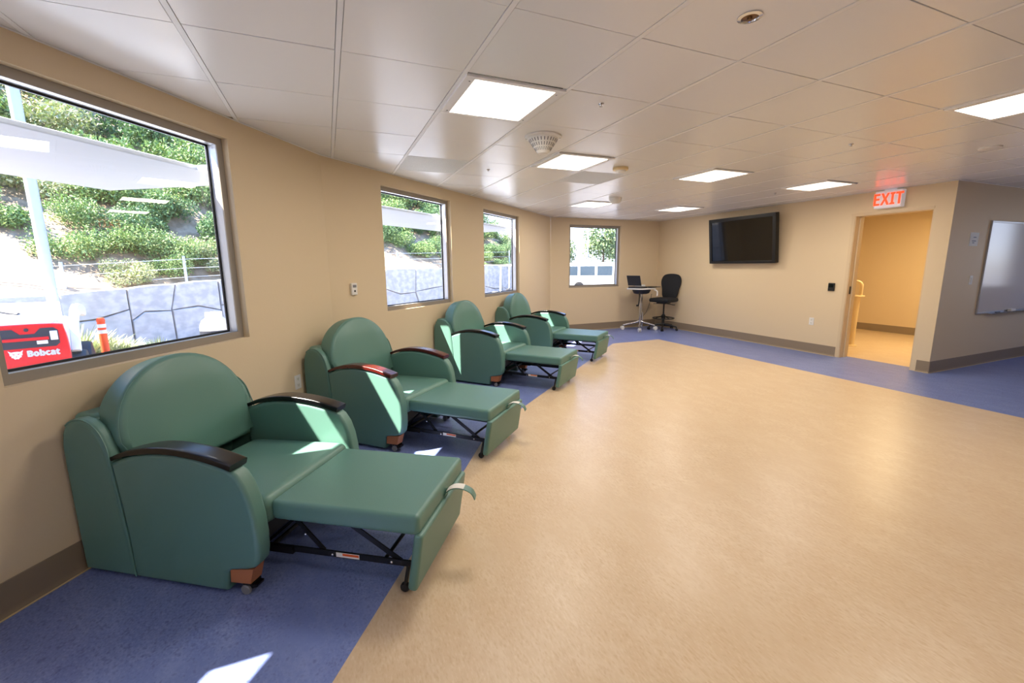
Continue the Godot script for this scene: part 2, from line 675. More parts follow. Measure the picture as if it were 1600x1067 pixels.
	st.rbox(Vector3(-3.196, 1.01, -0.06), Vector3(0.006, 0.085, 0.032), 0.002)
	obj(st, "strike_plate", M.brass, d)

func poly_slab(poly: PackedVector2Array, y0: float, y1: float) -> MB:
	var mb := MB.new()
	# plan (x, d) -> Godot (x, y, -d)
	mb.slab(poly, y0, y1, 0.0, 1, Transform3D(Basis(Vector3(1, 0, 0), Vector3(0, 0, -1), Vector3(0, 1, 0)), Vector3.ZERO))
	return mb

func cross_lines(a: Vector2, da: Vector2, b: Vector2, db: Vector2) -> Vector2:
	return Geometry2D.line_intersects_line(a, da, b, db)

func floors() -> void:
	var f := struct("floor", "sheet linoleum floor, blue border around a tan field", "floor")
	var outer := PackedVector2Array([pl(-4.36, -3.3), pl(-4.36, -1.9), along(O1, A1, 2.1, -0.14), pl(4.2, 8.42), pl(7.38, 8.42), pl(7.38, 3.05), pl(11.1, 3.05), pl(11.1, -3.3)])
	obj(poly_slab(outer, -0.12, 0.0), "blue_border", M.blue, f)
	var q1 := along(O1, A1, -2.0, 1.53)
	var v1 := along(O1, A1, 1.0, 1.53) - along(O1, A1, 0.0, 1.53)
	var q2 := along(O2, A2, 2.0, 1.525)
	var v2 := along(O2, A2, 1.0, 1.525) - along(O2, A2, 0.0, 1.525)
	var bend := cross_lines(q1, v1, q2, v2)
	var low := cross_lines(q1, v1, pl(0, -1.4), pl(1, 0))
	var far := cross_lines(q2, v2, pl(0, 6.57), pl(1, 0))
	obj(poly_slab(PackedVector2Array([low, bend, far, pl(5.86, 6.57), pl(5.88, -1.4)]), 0.0, 0.0012), "tan_field", M.tan, f)
	var p := struct("floor_passage", "tan linoleum floor of the passage behind the doorway", "floor")
	obj(poly_slab(PackedVector2Array([pl(7.38, 3.11), pl(7.38, 6.72), pl(10.77, 6.72), pl(10.77, 3.11)]), -0.12, 0.001), "tan_sheet", M.tan, p)

func ceiling() -> void:
	var c := struct("ceiling", "suspended ceiling of glossy white metal tiles", "ceiling")
	var room := room_outline()
	var skip := {Vector2i(1, 0): 1, Vector2i(3, 2): 1, Vector2i(6, 2): 1, Vector2i(9, 2): 1, Vector2i(9, 6): 1, Vector2i(6, 6): 1, Vector2i(6, -2): 1, Vector2i(1, -5): 1, Vector2i(13, -3): 1}
	var vents := {Vector2i(1, 3): 1, Vector2i(4, 3): 1}
	var full := MB.new()
	var hs := GP * 0.5
	full.rbox(Vector3(0, 0.006, 0), Vector3(GP - 0.0275, 0.012, GP - 0.0045), 0.0022)
	var full_mesh := full.mesh(30.0)
	for i in range(-8, 19):
		for j in range(-10, 11):
			var x0 := GX0 + i * GP
			var d0 := GD0 + j * GP
			if skip.has(Vector2i(i, j)):
				continue
			var cell := PackedVector2Array([pl(x0 + 0.0135, d0 + 0.002), pl(x0 + GP - 0.0135, d0 + 0.002), pl(x0 + GP - 0.0135, d0 + GP - 0.002), pl(x0 + 0.0135, d0 + GP - 0.002)])
			var cut := Geometry2D.intersect_polygons(cell, room)
			var m: Material = M.vent if vents.has(Vector2i(i, j)) else M.ceiling
			for part in cut:
				var area := 0.0
				for k in part.size():
					area += part[k].cross(part[(k + 1) % part.size()])
				if absf(area) * 0.5 < 0.002:
					continue
				if absf(area) * 0.5 > GP * GP * 0.94:
					var tilt := Basis(Vector3.RIGHT, rng.randf_range(-0.0022, 0.0022)) * Basis(Vector3.BACK, rng.randf_range(-0.0022, 0.0022))
					same(full_mesh, "vent_tile" if vents.has(Vector2i(i, j)) else "tile", m, c, Transform3D(tilt, at(x0 + hs, CH + 0.0015, d0 + hs)))
				else:
					obj(poly_slab(part, CH + 0.0015, CH + 0.0135), "tile", m, c)
	# visible runners along one direction
	for i in range(-8, 20):
		var x := GX0 + i * GP
		var strip := PackedVector2Array([pl(x - 0.0115, -3.2), pl(x + 0.0115, -3.2), pl(x + 0.0115, 8.3), pl(x - 0.0115, 8.3)])
		for part in Geometry2D.intersect_polygons(strip, room):
			obj(poly_slab(part, CH, CH + 0.02), "runner", M.tee, c)
	# roof deck closes the void above the tiles
	var roof := struct("roof", "roof deck above the suspended ceiling", "roof")
	var outer := PackedVector2Array([pl(-4.36, -3.3), pl(-4.36, -1.9), along(O1, A1, 2.1, -0.14), pl(4.25, 8.42), pl(7.38, 8.42), pl(10.9, 6.8), pl(11.2, 2.99), pl(11.2, -3.3)])
	obj(poly_slab(outer, CH + 0.16, CH + 0.30), "deck", M.plenum, roof)
	var pc := struct("ceiling_passage", "plain white ceiling of the passage behind the doorway", "ceiling")
	obj(poly_slab(PackedVector2Array([pl(7.38, 3.11), pl(7.38, 6.6), pl(10.65, 6.6), pl(10.65, 3.11)]), CH, CH + 0.03), "panel", M.ceiling, pc)
	# wall angle where tiles meet the walls
	var ang := struct("trim_1", "thin white wall angle where the ceiling tiles meet the walls", "trim")
	for k in room.size():
		var a := room[k]
		var b := room[(k + 1) % room.size()]
		var mb := MB.new()
		mb.bar(at(a.x, CH - 0.0012, a.y), at(b.x, CH - 0.0012, b.y), 0.034, 0.002, Vector3.UP.cross(at(b.x - a.x, 0, b.y - a.y)).normalized())
		obj(mb, "angle_strip", M.tee, ang)

# ------------------------------------------------------------------ windows
func window_unit(called: String, label: String, pos: Vector3, turn: float, x0: float, x1: float) -> void:
	var n := struct(called, label, "window", pos, turn)
	var w := 0.047
	var f := MB.new()
	# outer taupe face frame, then the deep light aluminium tube that carries the glass
	f.box(Vector3((x0 + x1) * 0.5, HEAD - w * 0.5, -0.050), Vector3(x1 - x0, w, 0.009))
	f.box(Vector3((x0 + x1) * 0.5, SILL + w * 0.5, -0.050), Vector3(x1 - x0, w, 0.009))
	for e in [x0 + w * 0.5, x1 - w * 0.5]:
		f.box(Vector3(e, (SILL + HEAD) * 0.5, -0.050), Vector3(w, HEAD - SILL - 2.0 * w, 0.009))
	obj(f, "face_frame", M.frame, n, 20.0)
	var g := MB.new()
	var z0 := -0.054
	var z1 := -0.140
	g.box(Vector3((x0 + x1) * 0.5, HEAD - w * 0.5 + 0.001, (z0 + z1) * 0.5), Vector3(x1 - x0, w - 0.006, z0 - z1))
	g.box(Vector3((x0 + x1) * 0.5, SILL + w * 0.5 - 0.001, (z0 + z1) * 0.5), Vector3(x1 - x0, w - 0.006, z0 - z1))
	for e in [x0 + w * 0.5 - 0.001, x1 - w * 0.5 + 0.001]:
		g.box(Vector3(e, (SILL + HEAD) * 0.5, (z0 + z1) * 0.5), Vector3(w - 0.006, HEAD - SILL - 2.0 * w + 0.004, z0 - z1))
	obj(g, "glazing_frame", M.silver, n, 20.0)
	var k := MB.new()
	var gx0 := x0 + w - 0.004
	var gx1 := x1 - w + 0.004
	var gy0 := SILL + w - 0.004
	var gy1 := HEAD - w + 0.004
	var b := 0.012
	k.box(Vector3((gx0 + gx1) * 0.5, gy0 + b * 0.5, -0.122), Vector3(gx1 - gx0, b, 0.010))
	k.box(Vector3((gx0 + gx1) * 0.5, gy1 - b * 0.5, -0.122), Vector3(gx1 - gx0, b, 0.010))
	k.box(Vector3(gx0 + b * 0.5, (gy0 + gy1) * 0.5, -0.122), Vector3(b, gy1 - gy0 - 2 * b, 0.010))
	k.box(Vector3(gx1 - b * 0.5, (gy0 + gy1) * 0.5, -0.122), Vector3(b, gy1 - gy0 - 2 * b, 0.010))
	obj(k, "gasket", M.gasket, n, 20.0)
	var p := MB.new()
	p.face(Vector3(gx0, gy0, -0.128), Vector3(gx1, gy0, -0.128), Vector3(gx1, gy1, -0.128), Vector3(gx0, gy1, -0.128))
	obj(p, "pane", M.glass, n)

func sun_shelf(label: String, pos: Vector3, turn: float, x0: float, x1: float, plate := 0.0) -> void:
	var n := thing("sun_shelf", label, "sun shade", pos, turn, "sun shelves outside the windows")
	var mb := MB.new()
	mb.rbox(Vector3((x0 + x1) * 0.5, 2.105, -0.915), Vector3(x1 - x0, 0.03, 1.38), 0.008)
	obj(mb, "shelf_board", M.shelf, n)
	for x in [x1 - 0.5, x1 - 0.04]:
		var s := MB.new()
		s.box(Vector3(x, 2.105, -0.187), Vector3(0.02, 0.03, 0.08))
		obj(s, "wall_bracket", M.shelf, n)
	if plate > 0.0:  # added upright blocker, sized to trim the sun patch on a recliner
		var e := MB.new()
		e.box(Vector3(plate, 1.55, -0.208), Vector3(0.03, 1.16, 0.114))
		obj(e, "added_sun_blocker", M.shelf, n)

func windows() -> void:
	var p1 := Vector3(O1.x, 0, -O1.y)
	var p2 := Vector3(O2.x, 0, -O2.y)
	window_unit("window_1", "large square window looking out on the red loader and stone bank", p1, wall_turn(A1), -0.225, 1.11)
	window_unit("window_2", "square window behind the recliner with the mahogany arm caps, facing a dry slope", p2, wall_turn(A2), 0.75, 2.05)
	window_unit("window_3", "square window nearest the bend towards the end wall, facing parked carts", p2, wall_turn(A2), 2.925, 4.20)
	window_unit("window_4", "bright square window in the end wall beside the laptop cart", at(0, 0, 8.2), 0.0, 4.785, 6.10)
	window_unit("window_5", "square window before the one that looks out on the red loader", p1, wall_turn(A1), -2.43, -1.10)
	window_unit("window_6", "square window in the plain side wall past the whiteboard", at(10.9, 0, 0), -PI / 2, -2.26, -0.94)
	window_unit("window_7", "unseen square window added for daylight at the near end of the bent outside wall", p1, wall_turn(A1), -4.67, -3.34)  # unseen window, added to bring daylight to the near ceiling
	sun_shelf("pale metal sun shelf outside the added window at the near end of the bent wall", p1, wall_turn(A1), -5.2, -2.96)
	sun_shelf("pale metal sun shelf fixed outside the window that shows the red loader", p1, wall_turn(A1), -0.68, 1.58)
	sun_shelf("pale metal sun shelf outside the window before the loader window", p1, wall_turn(A1), -2.95, -0.69)
	sun_shelf("pale metal sun shelf with an added sun-blocking plate, outside the window facing the dry slope", p2, wall_turn(A2), 0.80, 2.46, 0.78)
	sun_shelf("pale metal sun shelf outside the window that faces the parked carts", p2, wall_turn(A2), 2.47, 4.72)

# ------------------------------------------------------------------ recliners
func side_tr(x: float) -> Transform3D:
	# profile plane (forward, up) -> chair axes, pushed along x
	return Transform3D(Basis(Vector3(0, 0, 1), Vector3(0, 1, 0), Vector3(1, 0, 0)), Vector3(x, 0, 0))

func smooth_line(pts: Array, per := 4) -> Array:
	var out := []
	for i in pts.size() - 1:
		var a = pts[maxi(i - 1, 0)]
		var b = pts[i]
		var c = pts[i + 1]
		var d = pts[mini(i + 2, pts.size() - 1)]
		for k in per:
			out.append(b.cubic_interpolate(c, a, d, float(k) / per))
	out.append(pts[-1])
	return out

func make_recliner() -> Node3D:
	var t := thing("recliner", "", "recliner")
	var hw := 0.42
	var thick := 0.083
	# side profile: outer arm panel
	var arm := PackedVector2Array([Vector2(0.31, 0.014), Vector2(0.55, 0.013), Vector2(0.812, 0.014), Vector2(0.822, 0.06), Vector2(0.83, 0.108), Vector2(0.85, 0.122), Vector2(0.93, 0.136), Vector2(0.968, 0.148), Vector2(0.99, 0.172), Vector2(1.0, 0.215), Vector2(1.004, 0.29), Vector2(0.998, 0.38), Vector2(0.985, 0.46), Vector2(0.962, 0.53), Vector2(0.93, 0.58), Vector2(0.895, 0.602), Vector2(0.82, 0.622), Vector2(0.73, 0.638), Vector2(0.62, 0.648), Vector2(0.52, 0.646), Vector2(0.42, 0.630), Vector2(0.34, 0.604), Vector2(0.276, 0.578), Vector2(0.287, 0.46), Vector2(0.298, 0.33), Vector2(0.307, 0.18)])
	var wing := PackedVector2Array([Vector2(0.012, 0.014), Vector2(0.16, 0.013), Vector2(0.316, 0.014), Vector2(0.312, 0.18), Vector2(0.303, 0.33), Vector2(0.292, 0.46), Vector2(0.279, 0.58), Vector2(0.262, 0.65), Vector2(0.240, 0.708), Vector2(0.212, 0.745), Vector2(0.175, 0.771), Vector2(0.13, 0.779), Vector2(0.085, 0.770), Vector2(0.048, 0.745), Vector2(0.022, 0.70), Vector2(0.010, 0.64), Vector2(0.006, 0.5), Vector2(0.008, 0.25)])
	for s in [-1.0, 1.0]:
		var a: float = s * hw
		var b: float = s * (hw - thick)
		var mb := MB.new()
		mb.slab(arm, minf(a, b), maxf(a, b), 0.020, 4, side_tr(0))
		obj(mb, "arm_panel", M.vinyl, t, 50.0)
		mb = MB.new()
		b = s * (hw - 0.062)
		mb.slab(wing, minf(a, b), maxf(a, b), 0.022, 4, side_tr(0))
		obj(mb, "wing_panel", M.vinyl, t, 50.0)
		# welt along the seam between wing and arm
		var path := []
		for q in [Vector2(0.315, 0.02), Vector2(0.310, 0.18), Vector2(0.301, 0.33), Vector2(0.290, 0.46), Vector2(0.277, 0.58), Vector2(0.262, 0.645), Vector2(0.240, 0.704), Vector2(0.212, 0.74), Vector2(0.175, 0.765), Vector2(0.13, 0.773), Vector2(0.085, 0.764), Vector2(0.05, 0.74)]:
			path.append(Vector3(s * (hw - (0.001 if q.y < 0.6 else 0.007)), q.y, q.x))
		mb = MB.new()
		mb.tube(smooth_line(path, 3), 0.0042, 6)
		obj(mb, "welt", M.vinyl, t)
		# curved wooden arm cap
		var line := smooth_line([Vector3(s * 0.385, 0.592, 0.262), Vector3(s * 0.384, 0.628, 0.36), Vector3(s * 0.383, 0.655, 0.48), Vector3(s * 0.382, 0.664, 0.60), Vector3(s * 0.381, 0.653, 0.74), Vector3(s * 0.380, 0.631, 0.85), Vector3(s * 0.380, 0.612, 0.918)], 3)
		var sz := []
		for k in line.size():
			var f := float(k) / (line.size() - 1)
			sz.append(Vector2(lerpf(0.026, 0.047, smoothstep(0.0, 0.45, f)), lerpf(0.010, 0.0165, smoothstep(0.0, 0.4, f))))
		mb = MB.new()
		mb.sweep(line, sz, Vector3.RIGHT, 20, 0.30)
		obj(mb, "arm_cap", M.black_wood, t, 45.0)
		# wooden foot block with a caster under the front of the arm
		mb = MB.new()
		mb.slab(PackedVector2Array([Vector2(0.832, 0.058), Vector2(0.935, 0.064), Vector2(0.958, 0.139), Vector2(0.838, 0.122)]), s * 0.378 - 0.034, s * 0.378 + 0.034, 0.003, 2, side_tr(0))
		obj(mb, "foot_block", M.leg_wood, t, 30.0)
		var cs := MB.new()
		cs.box(Vector3(s * 0.375, 0.054, 0.905), Vector3(0.05, 0.008, 0.06))
		cs.slab(PackedVector2Array([Vector2(0.875, 0.05), Vector2(0.955, 0.052), Vector2(0.95, 0.038), Vector2(0.905, 0.022), Vector2(0.885, 0.03)]), s * 0.375 - 0.02, s * 0.375 + 0.02, 0.0, 1, side_tr(0))
		var cp := obj(cs, "caster", M.steel, t)
		var wh := MB.new()
		var bx := Basis(Vector3.BACK, PI / 2)
		for o in [-0.024, 0.024]:
			wh.lathe(Vector3(s * 0.375 + o, 0.0235, 0.898), [Vector2(0, -0.008), Vector2(0.020, -0.008), Vector2(0.0235, -0.004), Vector2(0.0235, 0.004), Vector2(0.020, 0.008), Vector2(0, 0.008)], 18, bx)
		obj(wh, "wheel", M.grey, cp)
	# back panel between the wings
	var bk := MB.new()
	bk.rbox(Vector3(0, 0.40, 0.085), Vector3(0.73, 0.76, 0.14), 0.03)
	obj(bk, "back_panel", M.vinyl, t)
	# arched back cushion, leaning back
	var arch := PackedVector2Array()
	arch.append_array([Vector2(-0.325, 0.0), Vector2(-0.331, 0.06), Vector2(-0.333, 0.13)])
	for k in 29:
		var th := PI - PI * k / 28.0
		var yy := sin(th)
		arch.append(Vector2(0.370 * cos(th), 0.215 + 0.352 * yy))
	arch.append_array([Vector2(0.333, 0.13), Vector2(0.331, 0.06), Vector2(0.325, 0.0)])
	var lean := Transform3D(Basis(Vector3.RIGHT, deg_to_rad(-11.0)), Vector3(0, 0.415, 0.198))
	var cu := MB.new()
	cu.slab(arch, -0.02, 0.145, 0.034, 6, lean)
	puff(cu, lean, 0.372, 0.0, 0.567, 0.145, 0.020)
	obj(cu, "back_cushion", M.vinyl, t, 60.0)
	var rim := []
	for k in range(2, arch.size() - 2):
		var q: Vector2 = arch[k]
		var c := Vector2(0, 0.22)
		rim.append(lean * Vector3(q.x * 0.985, c.y + (q.y - c.y) * 0.985, 0.128))
	var rm := MB.new()
	rm.tube(rim, 0.0034, 6)
	obj(rm, "welt", M.vinyl, t)
	# seat
	var se := MB.new()
	se.rbox(Vector3(0, 0.352, 0.665), Vector3(0.662, 0.135, 0.64), 0.045, 6, Vector3(0.0, 0.010, 0.0), Basis(Vector3.RIGHT, deg_to_rad(-1.5)))
	obj(se, "seat_cushion", M.vinyl, t, 60.0)
	var fr := MB.new()
	fr.box(Vector3(0, 0.235, 0.60), Vector3(0.655, 0.10, 0.62))
	fr.box(Vector3(0, 0.16, 0.36), Vector3(0.655, 0.22, 0.04))
	obj(fr, "seat_frame", M.steel, t)
	# leg rest, pulled out, with its drop panel
	var le := MB.new()
	le.rbox(Vector3(0, 0.357, 1.333), Vector3(0.60, 0.092, 0.715), 0.022, 6, Vector3(0.0, 0.007, 0.0))
	obj(le, "leg_rest", M.vinyl, t, 60.0)
	var pn := MB.new()
	pn.rbox(Vector3(0, 0.185, 1.667), Vector3(0.61, 0.275, 0.042), 0.014, 3, Vector3(0, 0, 0.003), Basis(Vector3.RIGHT, deg_to_rad(9.0)))
	obj(pn, "front_panel", M.vinyl, t, 60.0)
	# pull strap
	var sp := MB.new()
	var sl := smooth_line([Vector3(0.03, 0.325, 1.692), Vector3(0.03, 0.352, 1.704), Vector3(0.032, 0.372, 1.74), Vector3(0.036, 0.370, 1.785), Vector3(0.04, 0.350, 1.822), Vector3(0.043, 0.318, 1.838)], 4)
	var ss := []
	for k in sl.size():
		ss.append(Vector2(0.026, 0.0032))
	sp.sweep(sl, ss, Vector3.RIGHT, 8, 0.5)
	var strap := obj(sp, "pull_strap", M.vinyl, t)
	var lb := MB.new()
	var l2 := []
	var l3 := []
	for k in range(4, 13):
		var z: Vector3 = (sl[k + 1] - sl[k - 1]).normalized()
		l2.append(sl[k] + z.cross(Vector3.RIGHT) * -0.0036 if z.cross(Vector3.RIGHT).y < 0 else sl[k] + z.cross(Vector3.RIGHT) * 0.0036)
		l3.append(Vector2(0.0255, 0.0012))
	lb.sweep(l2, l3, Vector3.RIGHT, 8, 0.4)
	var tagp := obj(lb, "printed_tag", M.label, strap)
	tagp.set_meta("label", "white printed tag on the pull strap")
	# linkage
	for s in [-1.0, 1.0]:
		var x: float = s * 0.262
		var ra := MB.new()
		ra.bar(Vector3(x, 0.150, 0.86), Vector3(x, 0.152, 1.655), 0.008, 0.028)
		ra.bar(Vector3(x + s * 0.006, 0.150, 0.42), Vector3(x + s * 0.006, 0.148, 1.05), 0.018, 0.034)
		var rail := obj(ra, "rail", M.steel, t)
		var lk := MB.new()
		lk.bar(Vector3(x - s * 0.009, 0.312, 1.33), Vector3(x - s * 0.009, 0.152, 1.58), 0.006, 0.024)
		lk.bar(Vector3(x - s * 0.009, 0.312, 1.05), Vector3(x - s * 0.009, 0.155, 1.20), 0.006, 0.022)
		lk.bar(Vector3(x - s * 0.016, 0.300, 1.06), Vector3(x - s * 0.016, 0.145, 0.88), 0.005, 0.014)
		lk.bar(Vector3(x - s * 0.002, 0.306, 1.00), Vector3(x - s * 0.002, 0.306, 1.65), 0.010, 0.018)
		obj(lk, "linkage", M.steel, t)
		for q in [Vector2(1.02, 0.150), Vector2(1.12, 0.235), Vector2(1.25, 0.150), Vector2(1.54, 0.152)]:
			var bo := MB.new()
			bo.lathe(Vector3(x + s * 0.007, q.y, q.x), [Vector2(0, -0.003), Vector2(0.006, -0.003), Vector2(0.006, 0.002), Vector2(0.003, 0.004), Vector2(0, 0.004)], 8, Basis(Vector3.BACK, -s * PI / 2))
			obj(bo, "bolt", M.chrome, rail)
		var wl := MB.new()
		wl.lathe(Vector3(s * 0.25, 0.023, 1.590), [Vector2(0, -0.012), Vector2(0.018, -0.012), Vector2(0.022, -0.006), Vector2(0.022, 0.006), Vector2(0.018, 0.012), Vector2(0, 0.012)], 16, Basis(Vector3.BACK, PI / 2))
		wl.bar(Vector3(s * 0.25, 0.025, 1.590), Vector3(s * 0.25, 0.15, 1.615), 0.026, 0.010)
		obj(wl, "glide_wheel", M.rubber, t)
	var wn := MB.new()
	wn.box(Vector3(-0.2672, 0.152, 1.325), Vector3(0.001, 0.022, 0.115))
	var wlab := obj(wn, "warning_label", M.label, t)
	wn = MB.new()
	wn.box(Vector3(-0.2679, 0.155, 1.34), Vector3(0.001, 0.011, 0.08))
	obj(wn, "orange_band", M.orange_label, wlab)
	# cross tubes between the two linkages
	var ct := MB.new()
	ct.tube([Vector3(-0.26, 0.150, 0.93), Vector3(0.26, 0.150, 0.93)], 0.011)
	ct.tube([Vector3(-0.26, 0.150, 1.50), Vector3(0.26, 0.150, 1.50)], 0.009)
	obj(ct, "cross_tube", M.steel, t)
	return t

# push the faces of a cushion out a little where it is fullest
func puff(mb: MB, tr: Transform3D, hw: float, y0: float, y1: float, dz: float, amount: float) -> void:
	var inv := tr.affine_inverse()
	# a cap made by triangulation has no inner points; add a domed grid in front instead
	var n := 14
	var ids := []
	for i in n + 1:
		var row := PackedInt32Array()
		for k in n + 1:
			var u := -1.0 + 2.0 * k / n
			var yy := lerpf(y0 + 0.03, y1 - 0.03, float(i) / n)
			var wide := hw - 0.035
			if yy > 0.215:
				wide = (hw - 0.035) * sqrt(maxf(0.0, 1.0 - pow((yy - 0.215) / (0.352 - 0.026), 2.0)))
			var edge := minf(1.0, (1.0 - u * u) * 1.6) * minf(1.0, sin(PI * float(i) / n) * 1.5)
			row.append(mb.pt(tr * Vector3(u * wide, yy, dz - 0.0004 + amount * edge)))
		ids.append(row)
	var from := mb.t.size()
	for i in n:
		for k in n:
			mb.quad(ids[i][k], ids[i][k + 1], ids[i + 1][k + 1], ids[i + 1][k])
	# close it at the back so that it is a solid pad
	var back := PackedInt32Array()
	var ring := []
	for k in n + 1:
		ring.append(ids[0][k])
	for i in range(1, n + 1):
		ring.append(ids[i][n])
	for k in range(n - 1, -1, -1):
		ring.append(ids[n][k])
	for i in range(n - 1, 0, -1):
		ring.append(ids[i][0])
	var mid := mb.pt(tr * Vector3(0, (y0 + y1) * 0.5, dz - 0.02))
	for k in ring.size():
		mb.t.append_array([ring[(k + 1) % ring.size()], ring[k], mid])
	mb.orient(from)

func recliners() -> void:
	var first := make_recliner()
	var spots := [
		[-0.955, 2.885, -34.2, "green vinyl sleeper recliner with black arm caps under the window showing the red loader"],
		[0.052, 4.265, -46.0, "green vinyl sleeper recliner with reddish mahogany arm caps in the bend of the wall"],
		[1.508, 5.703, -49.8, "green vinyl sleeper recliner with black arm caps right after the mahogany-capped recliner"],
		[2.765, 6.825, -50.5, "green vinyl sleeper recliner with black arm caps, last of the row towards the end wall"]]
	for k in spots.size():
		var o: Node3D = first
		if k > 0:
			o = first.duplicate()
			o.name = numbered("recliner")
			add_child(o)
		var s: Array = spots[k]
		o.position = at(s[0], 0.0015, s[1])
		o.rotation.y = wall_turn(s[2])
		tag(o, s[3], "recliner", "green sleeper recliners in a row under the windows")
		if k == 1:
			for c in o.get_children():
				if String(c.name).begins_with("arm_cap"):
					c.material_override = M.red_wood

# ------------------------------------------------------------------ cart and stool
func swivel(parent: Node3D, p: Vector3, r: float, turn: float, tyre: Material, hub: Material) -> void:
	var b := Basis(Vector3.UP, turn)
	var fk := MB.new()
	fk.lathe(p + Vector3(0, r * 2.0 + 0.012, 0), [Vector2(0, -0.012), Vector2(0.013, -0.012), Vector2(0.013, 0.012), Vector2(0, 0.012)], 10)
	fk.rbox(p + Vector3(0, r * 1.55, 0) + b * Vector3(0, 0, r * 0.25), Vector3(0.020, r * 0.9, r * 1.3), 0.006, 1, Vector3.ZERO, b)
	var c := obj(fk, "caster", hub, parent)
	var w := MB.new()
	for o in [-0.017, 0.017]:
		w.lathe(p + Vector3(0, r, 0) + b * Vector3(o, 0, r * 0.35), [Vector2(0, -0.009), Vector2(r * 0.8, -0.009), Vector2(r, -0.005), Vector2(r, 0.005), Vector2(r * 0.8, 0.009), Vector2(0, 0.009)], 16, b * Basis(Vector3.BACK, PI / 2))
	obj(w, "wheel", tyre, c)

func corner_furniture() -> void:
	# ---- rolling laptop cart; its own -x side faces the window wall's left
	var t := thing("laptop_cart", "silver rolling cart with a grey worktop and white casters in the far corner", "cart", at(6.37, 0.0, 7.76), deg_to_rad(12.0))
	var c := MB.new()
	c.sweep([Vector3(0, 0.10, 0), Vector3(0, 0.5, 0), Vector3(0, 0.83, 0)], [Vector2(0.034, 0.024), Vector2(0.032, 0.023), Vector2(0.032, 0.023)], Vector3.RIGHT, 16, 0.6)
	obj(c, "column", M.chrome, t)
	c = MB.new()
	c.sweep([Vector3(0.055, 0.05, 0.01), Vector3(0.05, 0.4, 0.01)], [Vector2(0.014, 0.014), Vector2(0.014, 0.014)], Vector3.RIGHT, 12)
	obj(c, "lift_tube", M.chrome, t)
	for q in [Vector2(-0.30, 0.22), Vector2(0.20, 0.24), Vector2(0.29, -0.22), Vector2(-0.29, -0.24)]:
		var l := MB.new()
		var e := Vector3(q.x, 0.105, q.y)
		l.sweep(smooth_line([Vector3(q.x * 0.06, 0.20, q.y * 0.06), Vector3(q.x * 0.3, 0.165, q.y * 0.3), Vector3(q.x * 0.7, 0.135, q.y * 0.7), e], 3), [Vector2(0.024, 0.028), Vector2(0.023, 0.027), Vector2(0.022, 0.025), Vector2(0.021, 0.023), Vector2(0.020, 0.021), Vector2(0.019, 0.019), Vector2(0.018, 0.017), Vector2(0.017, 0.015), Vector2(0.016, 0.013), Vector2(0.015, 0.012)], Vector3.UP, 10)
		obj(l, "base_leg", M.chrome, t)
		swivel(t, Vector3(q.x, 0.0, q.y), 0.045, atan2(q.x, q.y) + 0.5, M.white, M.grey)
	# worktop: rounded board, dark bowl-shaped tray housing below
	var top := PackedVector2Array()
	for k in 32:
		var th := TAU * k / 32.0
		top.append(Vector2(0.33 * signf(cos(th)) * pow(absf(cos(th)), 0.65), 0.235 * signf(sin(th)) * pow(absf(sin(th)), 0.65)))
	var flat := Transform3D(Basis(Vector3(1, 0, 0), Vector3(0, 0, -1), Vector3(0, 1, 0)), Vector3.ZERO)
	c = MB.new()
	c.slab(top, 0.905, 0.93, 0.006, 2, flat)
	obj(c, "worktop", M.white, t)
	c = MB.new()
	c.loft([oval(0.13, 0.10, 0.80), oval(0.19, 0.14, 0.815), oval(0.22, 0.165, 0.86), oval(0.235, 0.175, 0.905)])
	obj(c, "tray_housing", M.loader_dark, t)
	c = MB.new()
	c.slab(PackedVector2Array([Vector2(0.07, -0.22), Vector2(0.40, -0.20), Vector2(0.42, -0.05), Vector2(0.40, 0.07), Vector2(0.07, 0.07)]), 0.942, 0.956, 0.004, 2, flat)
	obj(c, "keyboard_tray", M.black, t)
	c = MB.new()
	c.tube(smooth_line([Vector3(0.17, 0.895, 0.20), Vector3(0.20, 0.87, 0.25), Vector3(0.21, 0.83, 0.26), Vector3(0.205, 0.76, 0.26)], 4), 0.014)
	obj(c, "release_handle", M.white, t)
	c = MB.new()
	c.tube(smooth_line([Vector3(-0.23, 0.87, 0.13), Vector3(-0.235, 0.76, 0.14), Vector3(-0.24, 0.64, 0.14), Vector3(-0.262, 0.575, 0.14)], 4), 0.013)
	c.rbox(Vector3(-0.285, 0.572, 0.14), Vector3(0.06, 0.035, 0.03), 0.008)
	obj(c, "scanner_holder", M.black, t)
	c = MB.new()
	c.tube(smooth_line([Vector3(-0.17, 0.82, 0.10), Vector3(-0.16, 0.62, 0.13), Vector3(-0.19, 0.38, 0.14), Vector3(-0.17, 0.2, 0.10), Vector3(-0.05, 0.16, 0.03)], 5), 0.0045, 6)
	c.tube(smooth_line([Vector3(0.20, 0.80, 0.12), Vector3(0.17, 0.6, 0.10), Vector3(0.12, 0.4, 0.06), Vector3(0.05, 0.3, 0.02)], 5), 0.0045, 6)
	obj(c, "cables", M.black, t)
	# laptop standing open on the cart
	var lp := thing("laptop", "dark laptop standing open on the worktop of the rolling cart", "laptop", at(6.37, 0.931, 7.76) + Basis(Vector3.UP, deg_to_rad(12.0)) * Vector3(-0.11, 0, -0.02), deg_to_rad(12.0 + 100.0))
	c = MB.new()
	c.rbox(Vector3(0, 0.018, 0.0), Vector3(0.32, 0.034, 0.25), 0.006)
	obj(c, "keyboard_base", M.loader_dark, lp)
	c = MB.new()
	c.rbox(Vector3(0, 0.165, -0.165), Vector3(0.32, 0.235, 0.012), 0.005, 1, Vector3.ZERO, Basis(Vector3.RIGHT, deg_to_rad(-20.0)))
	var lid := obj(c, "lid", M.loader_dark, lp)
	c = MB.new()
